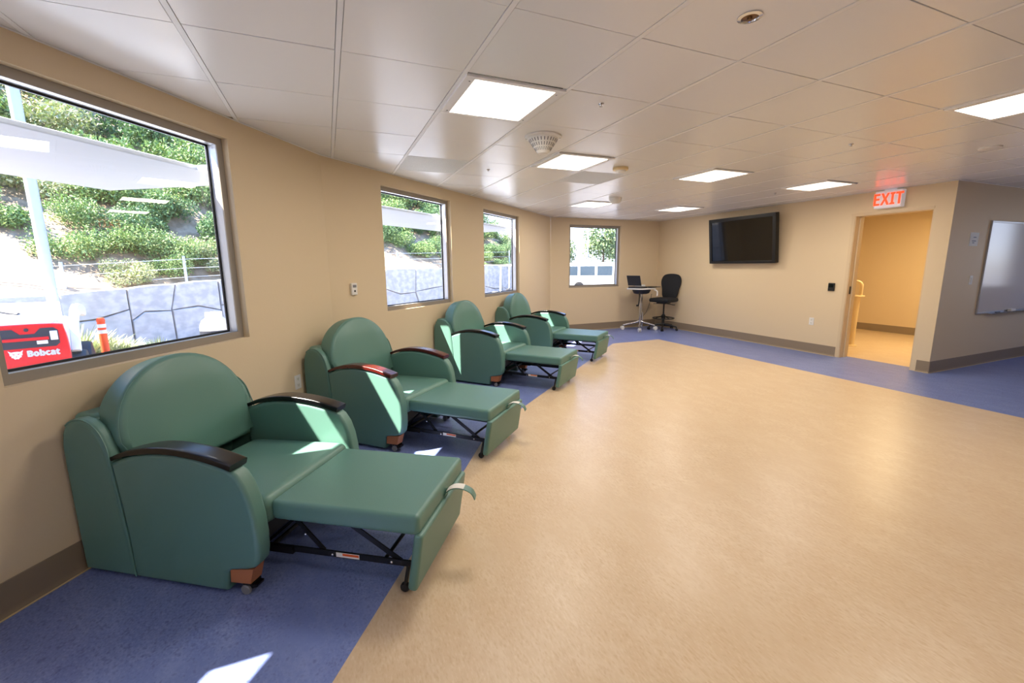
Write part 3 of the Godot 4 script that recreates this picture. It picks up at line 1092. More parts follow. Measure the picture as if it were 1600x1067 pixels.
	c.box(Vector3(0, 0.168, -0.1575), Vector3(0.29, 0.19, 0.002), Basis(Vector3.RIGHT, deg_to_rad(-20.0)))
	obj(c, "display", M.screen, lid)
	var pp := thing("paper_pad", "small white pad lying on the cart worktop behind the laptop", "paper", at(6.37, 0.9305, 7.76) + Basis(Vector3.UP, deg_to_rad(12.0)) * Vector3(0.14, 0, -0.150), deg_to_rad(12.0))
	c = MB.new()
	c.rbox(Vector3(0, 0.03, 0), Vector3(0.21, 0.06, 0.11), 0.004)
	obj(c, "pages", M.paper, pp)

	# ---- drafting stool
	var s := thing("drafting_stool", "tall black drafting stool with mesh back and foot ring beside the cart", "stool", at(6.83, 0.0, 7.55), deg_to_rad(-72.0))
	c = MB.new()
	c.rbox(Vector3(0, 0.665, 0.02), Vector3(0.47, 0.085, 0.46), 0.038, 5, Vector3(0, 0.012, 0))
	obj(c, "seat", M.fabric, s, 60.0)
	var out := PackedVector2Array()
	for q in smooth_line([Vector2(-0.15, 0.0), Vector2(-0.185, 0.08), Vector2(-0.20, 0.2), Vector2(-0.235, 0.33), Vector2(-0.225, 0.44), Vector2(-0.16, 0.52), Vector2(0, 0.545), Vector2(0.16, 0.52), Vector2(0.225, 0.44), Vector2(0.235, 0.33), Vector2(0.20, 0.2), Vector2(0.185, 0.08), Vector2(0.15, 0.0)], 4):
		out.append(q)
	c = MB.new()
	c.slab(out, -0.02, 0.02, 0.012, 3, Transform3D(Basis(Vector3.RIGHT, deg_to_rad(-7.0)), Vector3(0, 0.69, -0.215)))
	obj(c, "backrest", M.fabric, s, 50.0)
	c = MB.new()
	c.sweep(smooth_line([Vector3(0, 0.61, 0.02), Vector3(0, 0.60, -0.16), Vector3(0, 0.66, -0.245), Vector3(0, 0.86, -0.262)], 4), sized(13, Vector2(0.035, 0.010)), Vector3.RIGHT, 8, 0.5)
	obj(c, "back_bracket", M.black, s)
	c = MB.new()
	c.rbox(Vector3(0, 0.608, 0.02), Vector3(0.22, 0.05, 0.24), 0.015)
	c.tube([Vector3(0.08, 0.59, 0.05), Vector3(0.25, 0.575, 0.06)], 0.007)
	c.rbox(Vector3(0.26, 0.574, 0.06), Vector3(0.06, 0.014, 0.03), 0.005)
	c.tube([Vector3(-0.08, 0.59, 0.08), Vector3(-0.2, 0.575, 0.1)], 0.007)
	obj(c, "tilt_mechanism", M.black, s)
	c = MB.new()
	c.lathe(Vector3.ZERO, [Vector2(0, 0.085), Vector2(0.03, 0.085), Vector2(0.03, 0.35), Vector2(0.017, 0.352), Vector2(0.017, 0.60), Vector2(0, 0.60)], 16)
	obj(c, "gas_column", M.black, s)
	c = MB.new()
	var ring := []
	for k in 41:
		ring.append(Vector3(0.225 * cos(TAU * k / 40.0), 0.262, 0.225 * sin(TAU * k / 40.0)))
	c.tube(ring, 0.012, 8, Vector3.UP)
	for k in 4:
		var dd := Vector3(cos(TAU * k / 4.0 + 0.4), 0, sin(TAU * k / 4.0 + 0.4))
		c.tube([dd * 0.03 + Vector3(0, 0.30, 0), dd * 0.22 + Vector3(0, 0.264, 0)], 0.008)
	c.lathe(Vector3.ZERO, [Vector2(0.031, 0.24), Vector2(0.045, 0.24), Vector2(0.045, 0.325), Vector2(0.031, 0.325)], 16)
	obj(c, "foot_ring", M.black, s)
	for k in 5:
		var dd := Vector3(sin(TAU * k / 5.0 + 0.47), 0, cos(TAU * k / 5.0 + 0.47))
		c = MB.new()
		c.sweep([Vector3(0, 0.12, 0) + dd * 0.02, Vector3(0, 0.118, 0) + dd * 0.12, Vector3(0, 0.085, 0) + dd * 0.30], [Vector2(0.03, 0.032), Vector2(0.025, 0.022), Vector2(0.016, 0.011)], Vector3.UP.cross(dd), 10, 0.7)
		obj(c, "base_arm", M.black, s)
		swivel(s, dd * 0.30, 0.028, TAU * k / 5.0 + 0.9, M.rubber, M.black)

func sized(n: int, v: Vector2) -> Array:
	var a := []
	for k in n:
		a.append(v)
	return a

func oval(rx: float, rz: float, y: float) -> Array:
	var r := []
	for k in 24:
		r.append(Vector3(rx * cos(TAU * k / 24.0), y, rz * sin(TAU * k / 24.0)))
	return r

# ------------------------------------------------------------------ right wall
func letters(text: String, height: float, depth: float, m: Material, parent: Node3D, tr: Transform3D, called: String, wide := 1.0, bold := 0.0) -> void:
	var tm := TextMesh.new()
	var f := SystemFont.new()
	f.font_names = PackedStringArray(["Droid Sans"])
	f.font_weight = 700
	tm.font = f
	tm.text = text
	tm.font_size = 64
	tm.pixel_size = height / 46.0
	tm.depth = depth
	var o := MeshInstance3D.new()
	o.mesh = tm
	o.material_override = m
	o.transform = tr * Transform3D(Basis.from_scale(Vector3(wide, 1, 1)), Vector3.ZERO)
	put(o, called, parent)
	if bold > 0.0:
		for q in [Vector3(bold, 0, 0), Vector3(-bold, 0, 0), Vector3(0, bold, 0), Vector3(0, -bold, 0)]:
			var e := o.duplicate()
			e.name = called
			parent.add_child(e, true)
			e.position += tr.basis * q

func right_wall() -> void:
	# television: local x along the wall towards the camera, z out of the wall
	var tv := thing("television", "black flat screen television hung on the wall, tipped slightly downwards", "television", at(7.18, 1.865, 5.885), -PI / 2)
	var tip := Basis(Vector3.RIGHT, deg_to_rad(6.5))
	var tr := Transform3D(tip, Vector3(0, 0, 0.135))
	var mb := MB.new()
	mb.rbox(tr * Vector3(0, 0, -0.02), Vector3(1.40, 0.845, 0.075), 0.012, 1, Vector3.ZERO, tip)
	obj(mb, "housing", M.black, tv)
	mb = MB.new()
	for e in [[Vector3(0, 0.392, 0.024), Vector3(1.40, 0.062, 0.018)], [Vector3(0, -0.398, 0.024), Vector3(1.40, 0.048, 0.018)], [Vector3(-0.67, 0, 0.024), Vector3(0.06, 0.80, 0.018)], [Vector3(0.67, 0, 0.024), Vector3(0.06, 0.80, 0.018)]]:
		mb.rbox(tr * e[0], e[1], 0.006, 1, Vector3.ZERO, tip)
	obj(mb, "bezel", M.black, tv)
	mb = MB.new()
	mb.box(tr * Vector3(0, 0, 0.019), Vector3(1.29, 0.755, 0.003), tip)
	obj(mb, "screen", M.screen, tv)
	mb = MB.new()
	mb.box(Vector3(0, 0, 0.006), Vector3(0.6, 0.42, 0.012))
	for x in [-0.2, 0.2]:
		mb.box(Vector3(x, 0, 0.045), Vector3(0.04, 0.40, 0.075))
	obj(mb, "wall_bracket", M.steel, tv)

	# exit sign above the doorway
	var ex := thing("exit_sign", "white exit sign with glowing red letters above the doorway", "sign", at(7.18, 2.285, 3.66), -PI / 2)
	mb = MB.new()
	mb.rbox(Vector3(0, 0, 0.055), Vector3(0.315, 0.225, 0.09), 0.008)
	mb.box(Vector3(0, 0, 0.005), Vector3(0.2, 0.15, 0.01))
	mb.box(Vector3(0, 0.122, 0.055), Vector3(0.12, 0.02, 0.05))
	obj(mb, "housing", M.exit_face, ex)
	letters("EXIT", 0.155, 0.004, M.exit_red, ex, Transform3D(Basis(), Vector3(0, 0.0, 0.102)), "sign_letters", 0.78)
	var el := OmniLight3D.new()
	el.name = "sign_light"
	el.light_color = Color(1.0, 0.2, 0.08)
	el.light_energy = 0.0006
	el.light_size = 0.05
	el.omni_range = 12.0
	el.omni_attenuation = 2.0
	el.shadow_enabled = true
	ex.add_child(el)
	el.position = Vector3(0, 0, 0.16)

	var cr := thing("card_reader", "small black card reader on the wall beside the doorway", "card reader", at(7.18, 1.072, 4.30), -PI / 2)
	mb = MB.new()
	mb.rbox(Vector3(0, 0, 0.013), Vector3(0.092, 0.122, 0.026), 0.008)
	obj(mb, "body", M.black, cr)
	mb = MB.new()
	mb.rbox(Vector3(0, 0.02, 0.0265), Vector3(0.06, 0.05, 0.003), 0.001)
	obj(mb, "reader_face", M.screen, cr)

	# post with a bent hand loop standing in the passage
	var po := thing("grab_post", "cream floor post with a bent hand loop inside the doorway", "grab post", at(8.41, 0.0, 4.61), deg_to_rad(-60.0))
	mb = MB.new()
	mb.lathe(Vector3.ZERO, [Vector2(0, 0.001), Vector2(0.085, 0.001), Vector2(0.085, 0.012), Vector2(0.05, 0.018), Vector2(0.045, 0.03), Vector2(0, 0.03)], 20)
	obj(mb, "floor_flange", M.ivory, po)
	mb = MB.new()
	mb.lathe(Vector3.ZERO, [Vector2(0, 0.012), Vector2(0.040, 0.012), Vector2(0.043, 0.3), Vector2(0.050, 0.86), Vector2(0, 0.862)], 18)
	obj(mb, "post", M.ivory, po)
	mb = MB.new()
	mb.lathe(Vector3.ZERO, [Vector2(0, 0.862), Vector2(0.10, 0.862), Vector2(0.108, 0.872), Vector2(0.10, 0.884), Vector2(0, 0.884)], 20)
	obj(mb, "collar", M.ivory, po)
	mb = MB.new()
	mb.tube(smooth_line([Vector3(0.045, 0.88, 0), Vector3(0.045, 1.0, 0), Vector3(0.04, 1.065, 0), Vector3(0.01, 1.108, 0), Vector3(-0.045, 1.122, 0), Vector3(-0.10, 1.11, 0), Vector3(-0.135, 1.06, 0), Vector3(-0.14, 0.95, 0)], 4), 0.026, 10)
	obj(mb, "hand_loop", M.ivory, po)

	# whiteboard
	var wb := thing("whiteboard", "wide whiteboard in a metal frame on the wall past the doorway", "whiteboard", at(9.36, 1.35, 2.99), 0.0)
	mb = MB.new()
	mb.box(Vector3(0, 0, 0.009), Vector3(2.42, 1.20, 0.012))
	obj(mb, "writing_surface", M.board, wb)
	for e in [[Vector3(0, 0.61, 0.011), Vector3(2.46, 0.024, 0.022)], [Vector3(0, -0.61, 0.011), Vector3(2.46, 0.024, 0.022)], [Vector3(-1.22, 0, 0.011), Vector3(0.022, 1.2, 0.022)], [Vector3(1.22, 0, 0.011), Vector3(0.022, 1.2, 0.022)]]:
		mb = MB.new()
		mb.rbox(e[0], e[1], 0.004)
		obj(mb, "frame_bar", M.alu, wb)
	mb = MB.new()
	mb.slab(PackedVector2Array([Vector2(0.02, -0.625), Vector2(0.075, -0.625), Vector2(0.082, -0.612), Vector2(0.078, -0.612), Vector2(0.072, -0.619), Vector2(0.02, -0.617)]), -0.95, 1.2, 0.0, 1, side_tr(0))
	obj(mb, "pen_tray", M.alu, wb)
	var mk := thing("marker", "dark marker pen lying in the whiteboard tray", "marker", at(8.62, 0.7395, 2.94), 0.0)
	mb = MB.new()
	mb.lathe(Vector3.ZERO, [Vector2(0, -0.06), Vector2(0.008, -0.06), Vector2(0.009, 0.03), Vector2(0.007, 0.06), Vector2(0, 0.06)], 10, Basis(Vector3.BACK, PI / 2))
	obj(mb, "barrel", M.black, mk)
	var er := thing("eraser", "pale felt eraser lying in the whiteboard tray", "eraser", at(9.02, 0.733, 2.94), 0.0)
	mb = MB.new()
	mb.rbox(Vector3(0, 0.02, 0), Vector3(0.13, 0.038, 0.045), 0.008)
	obj(mb, "felt_block", M.white, er)

	var pa := thing("notice", "white printed notice taped to the wall beside the whiteboard", "notice", at(7.775, 1.725, 2.99), 0.0)
	mb = MB.new()
	mb.box(Vector3(0, 0, 0.0012), Vector3(0.215, 0.17, 0.0012))
	obj(mb, "sheet", M.paper, pa)
	mb = MB.new()
	for e in [[0.012, 0.025, 0.07], [-0.005, 0.0, 0.0], [0.0, -0.022, 0.10], [-0.01, -0.045, 0.05]]:
		if e[2] > 0.0:
			mb.box(Vector3(e[0], e[1], 0.0021), Vector3(e[2], 0.009, 0.0006))
	obj(mb, "print", M.ink, pa)
	mb = MB.new()
	mb.box(Vector3(-0.085, 0.075, 0.0022), Vector3(0.04, 0.02, 0.0008))
	obj(mb, "tape", M.white, pa)
	wall_plate("light_switch", "ivory light switch plate below the printed notice", "light switch", at(7.86, 1.198, 2.99), 0.0, "switch")

func wall_plate(called: String, label: String, category: String, pos: Vector3, turn: float, kind: String) -> void:
	var n := thing(called, label, category, pos, turn)
	var mb := MB.new()
	mb.rbox(Vector3(0, 0, 0.003), Vector3(0.075, 0.118, 0.006), 0.0028)
	obj(mb, "cover_plate", M.white, n)
	if kind == "outlet":
		for y in [-0.026, 0.026]:
			mb = MB.new()
			mb.rbox(Vector3(0, y, 0.0068), Vector3(0.034, 0.030, 0.003), 0.0012)
			var f := obj(mb, "socket", M.label, n)
			mb = MB.new()
			for x in [-0.007, 0.007]:
				mb.box(Vector3(x, y + 0.003, 0.0084), Vector3(0.0026, 0.010, 0.0008))
			mb.box(Vector3(0, y - 0.008, 0.0084), Vector3(0.005, 0.005, 0.0008))
			obj(mb, "slots", M.black, f)
	else:
		mb = MB.new()
		mb.rbox(Vector3(0, 0, 0.0075), Vector3(0.033, 0.066, 0.005), 0.002, 1, Vector3.ZERO, Basis(Vector3.RIGHT, 0.06))
		obj(mb, "rocker", M.label, n)

func small_wall_things() -> void:
	var p := along(O1, A1, 1.565, 0.0)
	wall_plate("wall_outlet", "white power outlet low on the wall between the first two recliners", "outlet", at(p.x, 0.50, p.y), wall_turn(A1), "outlet")
	wall_plate("wall_outlet", "white power outlet low on the wall between television and doorway", "outlet", at(7.18, 0.51, 4.55), -PI / 2, "outlet")
	p = along(O2, A2, 0.272, 0.0)
	var th := thing("thermostat", "small white thermostat on the wall left of the dry-slope window", "thermostat", at(p.x, 1.226, p.y), wall_turn(A2))
	var mb := MB.new()
	mb.rbox(Vector3(0, 0, 0.013), Vector3(0.072, 0.116, 0.026), 0.006)
	obj(mb, "case", M.white, th)
	mb = MB.new()
	mb.box(Vector3(0, 0.028, 0.0265), Vector3(0.044, 0.026, 0.002))
	obj(mb, "display", M.grey, th)
	mb = MB.new()
	mb.rbox(Vector3(0, -0.02, 0.027), Vector3(0.018, 0.018, 0.004), 0.001)
	obj(mb, "button", M.black, th)

# ------------------------------------------------------------------ ceiling fittings
func troffer(i: int, j: int, label: String, energy: float, tint := Color(1.0, 0.96, 0.905)) -> void:
	var c := at(GX0 + (i + 0.5) * GP, CH, GD0 + (j + 0.5) * GP)
	panel_light(c, label, energy, tint, M.lens)

func panel_light(c: Vector3, label: String, energy: float, tint: Color, lens: Material) -> void:
	var t := thing("ceiling_light", label, "ceiling light", c, 0.0, "square ceiling light panels")
	var o := 0.590
	var wx := 0.478
	var wz := 0.530
	var mb := MB.new()
	mb.rbox(Vector3(0, -0.004, (o + wz) * 0.25), Vector3(o, 0.014, (o - wz) * 0.5), 0.003)
	mb.rbox(Vector3(0, -0.004, -(o + wz) * 0.25), Vector3(o, 0.014, (o - wz) * 0.5), 0.003)
	mb.rbox(Vector3((o + wx) * 0.25, -0.004, 0), Vector3((o - wx) * 0.5, 0.014, wz), 0.003)
	mb.rbox(Vector3(-(o + wx) * 0.25, -0.004, 0), Vector3((o - wx) * 0.5, 0.014, wz), 0.003)
	obj(mb, "frame", M.tee, t)
	mb = MB.new()
	mb.box(Vector3(0, 0.0, 0), Vector3(wx + 0.004, 0.006, wz + 0.004))
	obj(mb, "lens", lens, t)
	for x in [-0.262, 0.262]:
		for z in [-0.235, 0.235]:
			mb = MB.new()
			mb.lathe(Vector3(x, -0.0125, z), [Vector2(0, 0.002), Vector2(0.005, 0.002), Vector2(0.004, -0.001), Vector2(0, -0.0014)], 8)
			obj(mb, "screw", M.grey, t)
	var l := AreaLight3D.new()
	l.name = "panel_lamp"
	l.area_size = Vector2(wx - 0.01, wz - 0.01)
	l.area_range = 14.0
	l.area_attenuation = 2.0
	l.light_color = tint
	l.light_energy = energy
	l.shadow_enabled = true
	t.add_child(l)
	l.rotation.x = -PI / 2
	l.position = Vector3(0, -0.006, 0)

func ceiling_fittings() -> void:
	var e := 1.5
	troffer(1, 0, "square ceiling light panel with corner screws above the first recliner", e)
	troffer(3, 2, "square ceiling light panel beside the cone-shaped ceiling speaker", e)
	troffer(6, 2, "square ceiling light panel in the middle of the ceiling, facing the television", e)
	troffer(9, 2, "square ceiling light panel nearest the exit sign", e)
	troffer(9, 6, "square ceiling light panel in front of the television, far end of the room", e)
	troffer(6, 6, "square ceiling light panel next to the small dome detector near the far window", e)
	troffer(6, -2, "square ceiling light panel over the tan floor, before the whiteboard wall", e)
	troffer(1, -5, "added unseen square ceiling light panel over the back of the room, window side", e)  # added lamp behind the camera, placed for room brightness
	troffer(13, -3, "added unseen square ceiling light panel over the back of the room, whiteboard side", e * 0.4)  # second added lamp out of view, weaker fill for the room
	panel_light(at(8.9, CH, 4.0), "square warm ceiling light panel in the passage behind the doorway", 4.4, Color(1.0, 0.90, 0.70), M.lens_warm)

	# cone-shaped slotted fitting
	var n := thing("ceiling_speaker", "white slotted cone-shaped fitting hanging from a ceiling tile", "ceiling speaker", at(1.62, CH, 3.20))
	var mb := MB.new()
	mb.lathe(Vector3.ZERO, [Vector2(0, 0.0), Vector2(0.142, 0.0), Vector2(0.142, -0.010), Vector2(0.118, -0.016), Vector2(0.046, -0.118), Vector2(0.040, -0.124), Vector2(0, -0.124)], 36)
	obj(mb, "cone", M.white, n)
	var sl := MB.new()
	for row in 3:
		var f0 := 0.10 + 0.29 * row
		var f1 := f0 + 0.20
		for k in 26:
			var th := TAU * k / 26.0
			var a := Vector3(cos(th), 0, sin(th))
			var p := a * lerpf(0.1192, 0.0472, f0) + Vector3(0, lerpf(-0.016, -0.118, f0), 0)
			var q := a * lerpf(0.1192, 0.0472, f1) + Vector3(0, lerpf(-0.016, -0.118, f1), 0)
			sl.bar(p, q, 0.0075 * (1.0 - 0.22 * row), 0.002, Vector3.UP.cross(a))
	obj(sl, "slots", M.grey, n)
	for k in 4:
		var th := TAU * k / 4.0 + 0.5
		mb = MB.new()
		mb.lathe(Vector3(0.130 * cos(th), -0.014, 0.130 * sin(th)), [Vector2(0, 0.004), Vector2(0.006, 0.004), Vector2(0.006, -0.003), Vector2(0, -0.004)], 8)
		obj(mb, "screw", M.white, n)

	n = thing("smoke_detector", "round white detector with a small clear lens by the perforated tile", "smoke detector", at(2.86, CH, 3.89))
	mb = MB.new()
	mb.lathe(Vector3.ZERO, [Vector2(0, 0.0), Vector2(0.078, 0.0), Vector2(0.078, -0.022), Vector2(0.070, -0.028), Vector2(0, -0.030)], 28)
	obj(mb, "base", M.ivory, n)
	mb = MB.new()
	mb.lathe(Vector3.ZERO, [Vector2(0, -0.028), Vector2(0.052, -0.028), Vector2(0.048, -0.042), Vector2(0.028, -0.052), Vector2(0, -0.054)], 24)
	obj(mb, "sensor_cap", M.white, n)

	n = thing("smoke_detector", "round grey-white dome detector next to the far light panel", "smoke detector", at(4.04, CH, 5.60))
	mb = MB.new()
	mb.lathe(Vector3.ZERO, [Vector2(0, 0.0), Vector2(0.095, 0.0), Vector2(0.092, -0.025), Vector2(0.078, -0.06), Vector2(0.05, -0.08), Vector2(0, -0.084)], 28)
	obj(mb, "dome", M.white, n)

	n = thing("sprinkler_plate", "chrome round recessed plate with a dark centre in the nearest ceiling tile", "sprinkler", at(1.65, CH, 1.42))
	mb = MB.new()
	mb.lathe(Vector3.ZERO, [Vector2(0.035, 0.001), Vector2(0.047, 0.001), Vector2(0.047, -0.003), Vector2(0.033, -0.006), Vector2(0.030, 0.001)], 28)
	obj(mb, "ring", M.chrome, n)
	mb = MB.new()
	mb.lathe(Vector3.ZERO, [Vector2(0, 0.0005), Vector2(0.031, 0.0005), Vector2(0.026, -0.002), Vector2(0.010, -0.003), Vector2(0.009, -0.012), Vector2(0, -0.013)], 20)
	obj(mb, "deflector", M.brass, n)

	n = thing("ceiling_disc", "flat white disc cover in the ceiling near the whiteboard wall", "ceiling disc", at(5.42, CH, 2.08))
	mb = MB.new()
	mb.lathe(Vector3.ZERO, [Vector2(0, 0.001), Vector2(0.075, 0.001), Vector2(0.075, -0.010), Vector2(0.068, -0.016), Vector2(0, -0.018)], 28)
	obj(mb, "cover", M.white, n)

	for s in [[1.64, 2.45, "small chrome sprinkler head beside the light panel with corner screws"], [4.14, 2.46, "small chrome sprinkler head in the tile before the exit sign"], [1.62, 4.45, "small chrome sprinkler head near the perforated tile by the windows"], [5.94, 4.46, "small chrome sprinkler head between exit sign light and television"]]:
		n = thing("fire_sprinkler", s[2], "sprinkler", at(s[0], CH, s[1]))
		mb = MB.new()
		mb.lathe(Vector3.ZERO, [Vector2(0, 0.001), Vector2(0.018, 0.001), Vector2(0.017, -0.003), Vector2(0.007, -0.005), Vector2(0.005, -0.013), Vector2(0.010, -0.014), Vector2(0.010, -0.016), Vector2(0, -0.016)], 14)
		obj(mb, "head", M.chrome, n)

# ------------------------------------------------------------------ outdoors
const GY := -0.4

func hill_height(x: float, d: float) -> float:
	# distance behind the bank line, which runs alongside the building
	var n := Vector2(-0.52, 0.854)
	var k := (Vector2(x, d) - Vector2(-2.57, 13.3)).dot(n)
	return k

func outdoors() -> void:
	var g := struct("ground", "pale paved yard outside the windows", "ground")
	var mb := MB.new()
	mb.box(at(10, GY - 0.05, 20), Vector3(160, 0.1, 160))
	obj(mb, "paving", M.asphalt, g)
	bank()
	hillside()
	plants()
	loader()
	yard_things()
	street()

func bank() -> void:
	# sculpted concrete retaining wall: irregular blocks with open joints on a dark core
	var line := [pl(-12.0, 10.6), pl(-7.82, 10.9), pl(-4.95, 11.45), pl(-4.08, 12.1), pl(-2.57, 13.14), pl(-0.4, 14.35), pl(1.83, 15.73), pl(4.27, 17.35), pl(6.39, 18.6), pl(8.98, 20.5)]
	var tops := [0.75, 0.85, 0.95, 1.03, 1.15, 1.26, 1.35, 1.36, 1.46, 1.5]
	var w := thing("retaining_wall", "pale sculpted concrete bank with dark cracks at the foot of the slope", "retaining wall")
	var core := MB.new()
	var rings := []
	for k in line.size():
		var a: Vector2 = line[maxi(k - 1, 0)]
		var b: Vector2 = line[mini(k + 1, line.size() - 1)]
		var out := (b - a).normalized()
		out = Vector2(-out.y, out.x)
		var f: Vector2 = line[k] + out * 0.10
		var r: Vector2 = line[k] + out * 0.9
		rings.append([at(f.x, GY - 0.05, f.y), at(f.x, tops[k] - 0.03, f.y), at(r.x, tops[k] - 0.03, r.y), at(r.x, GY - 0.05, r.y)])
	core.loft(rings)
	obj(core, "core", M.concrete, w)
	rng.seed = 99
	for k in range(1, line.size() - 1):
		var a: Vector2 = line[k]
		var b: Vector2 = line[k + 1]
		var ta: float = tops[k]
		var tb: float = tops[k + 1]
		var cols := 2 if a.distance_to(b) > 1.6 else 1
		# shared crooked joints
		var knot := []
		for c in cols + 1:
			var f := float(c) / cols
			knot.append([f + (rng.randf_range(-0.10, 0.10) if c > 0 and c < cols else 0.0), f + (rng.randf_range(-0.08, 0.08) if c > 0 and c < cols else 0.0), f])
		for c in cols:
			var hm := rng.randf_range(0.42, 0.62)
			var hn := hm + rng.randf_range(-0.16, 0.16)
			var hk := lerpf(hm, hn, 0.5) + rng.randf_range(-0.10, 0.10)
			var km := rng.randf_range(0.3, 0.7)
			for row in 2:
				var q := []
				if row == 0:
					q = [[knot[c][0], 0.0], [knot[c + 1][0], 0.0], [knot[c + 1][1], hn], [lerpf(knot[c][1], knot[c + 1][1], km), hk], [knot[c][1], hm]]
				else:
					q = [[knot[c][1], hm], [lerpf(knot[c][1], knot[c + 1][1], km), hk], [knot[c + 1][1], hn], [knot[c + 1][2], 1.0], [lerpf(knot[c][2], knot[c + 1][2], 0.45), 1.02], [knot[c][2], 1.0]]
				stone(w, a, b, ta, tb, q)

func stone(w: Node3D, a: Vector2, b: Vector2, ta: float, tb: float, q: Array) -> void:
	var mid := Vector2.ZERO
	for e in q:
		mid += Vector2(e[0], e[1])
	mid /= q.size()
	var dir := (b - a).normalized()
	var out := Vector2(dir.y, -dir.x)
	var rings := []
	var bulge := rng.randf_range(0.0, 0.04)
	for z in [[-0.14, 0.0], [0.0, 0.0], [0.02 + bulge, 0.02]]:
		var ring := []
		for e in q:
			var p := Vector2(e[0], e[1])
			var sh: Vector2 = Vector2((mid.x - p.x) * a.distance_to(b), (mid.y - p.y) * 1.4).normalized() * (0.009 + z[1])
			var fx: float = p.x + sh.x / a.distance_to(b)
			var top := lerpf(ta, tb, fx) - GY
			var pos: Vector2 = a + (b - a) * fx + out * z[0]
			ring.append(at(pos.x, GY + maxf(p.y * top + sh.y, 0.0), pos.y))
		rings.append(ring)
	var mb := MB.new()
	mb.loft(rings)
	obj(mb, "block", M.concrete, w, 25.0)

func hillside() -> void:
	var h := struct("hillside", "dry tan slope rising behind the concrete bank", "slope")
	var n := noise(31, 0.12, 3)
	var mb := MB.new()
	var org := Vector2(-2.57, 13.3)
	var u := Vector2(0.854, 0.52)
	var v := Vector2(-0.52, 0.854)
	var nu := 60
	var nv := 26
	var ids := []
	for i in nu + 1:
		var row := PackedInt32Array()
		for j in nv + 1:
			var s := lerpf(-30.0, 44.0, float(i) / nu)
			var k := pow(float(j) / nv, 1.5) * 60.0
			var p := org + u * s + v * (k + 0.35)
			# the far end of the slope falls away towards the street
			var fall := clampf(1.0 - (s - 14.0) / 5.0, 0.0, 1.0)
			var base := clampf(0.95 + s * 0.028, 0.7, 1.4)
			var y := base + (k * 0.62 + 1.2 * (1.0 - exp(-k * 0.4)) * 0.4) * fall + n.get_noise_2d(p.x * 2.0, p.y * 2.0) * minf(1.0, k * 0.25) * 0.8
			row.append(mb.pt(at(p.x, lerpf(GY - 0.25, y, smoothstep(0.0, 0.5, fall)), p.y)))
		ids.append(row)
	for i in nu:
		for j in nv:
			mb.quad(ids[i][j], ids[i + 1][j], ids[i + 1][j + 1], ids[i][j + 1])
	# front apron hides behind the bank
	obj(mb, "earth", M.dirt, h, 80.0)

func leafy(seed_: int, count: int, size: float, hues: Array, squash := 0.75, spiky := false) -> ArrayMesh:
	var r := RandomNumberGenerator.new()
	r.seed = seed_
	var mb := MB.new()
	mb.use_col = true
	# lobes make an uneven outline
	var lobes := []
	for k in 9:
		var th := r.randf() * TAU
		var rr := sqrt(r.randf()) * 0.62
		lobes.append([Vector3(cos(th) * rr, 0.34 + r.randf() * 0.42, sin(th) * rr), r.randf_range(0.28, 0.46)])
	for k in count:
		var c: Color = hues[r.randi() % hues.size()]
		c = c * r.randf_range(0.75, 1.25)
		c.a = 1.0
		mb.tint = c
		if spiky:
			var th := r.randf() * TAU
			var rad := sqrt(r.randf()) * 0.55
			var p := Vector3(cos(th) * rad, 0.0, sin(th) * rad)
			var tip := p * 1.9 + Vector3(r.randf_range(-0.2, 0.2), r.randf_range(0.45, 1.0) * (1.1 - rad), r.randf_range(-0.2, 0.2))
			var sd := Vector3(sin(th), 0, -cos(th)) * size
			var m := p.lerp(tip, 0.55) + Vector3(0, 0.12, 0)
			mb.face(p - sd, p + sd, m + sd * 0.8, m - sd * 0.8)
			mb.face(m - sd * 0.8, m + sd * 0.8, tip + sd * 0.1, tip - sd * 0.1)
			continue
		var l: Array = lobes[r.randi() % lobes.size()]
		var dv := Vector3(r.randfn(), r.randfn(), r.randfn()).normalized()
		var p: Vector3 = l[0] + dv * l[1] * pow(r.randf(), 0.35)
		p.y = maxf(0.0, p.y) * squash
		var b := Basis.from_euler(Vector3(r.randf() * TAU, r.randf() * TAU, r.randf() * TAU))
		var a := size * r.randf_range(0.6, 1.3)
		mb.face(p + b * Vector3(-a, 0, 0), p + b * Vector3(0, -a * 0.45, a * 0.2), p + b * Vector3(a, 0, 0), p + b * Vector3(0, a * 0.45, a * 0.2))
	return mb.mesh(5.0)

func slope_at(p: Vector2) -> float:
	var org := Vector2(-2.57, 13.3)
	var s := (p - org).dot(Vector2(0.854, 0.52))
	var k := maxf(0.0, (p - org).dot(Vector2(-0.52, 0.854)) - 0.35)
	var fall := clampf(1.0 - (s - 14.0) / 5.0, 0.0, 1.0)
	return clampf(0.95 + s * 0.028, 0.7, 1.4) + (k * 0.62 + 1.2 * (1.0 - exp(-k * 0.4)) * 0.4) * fall

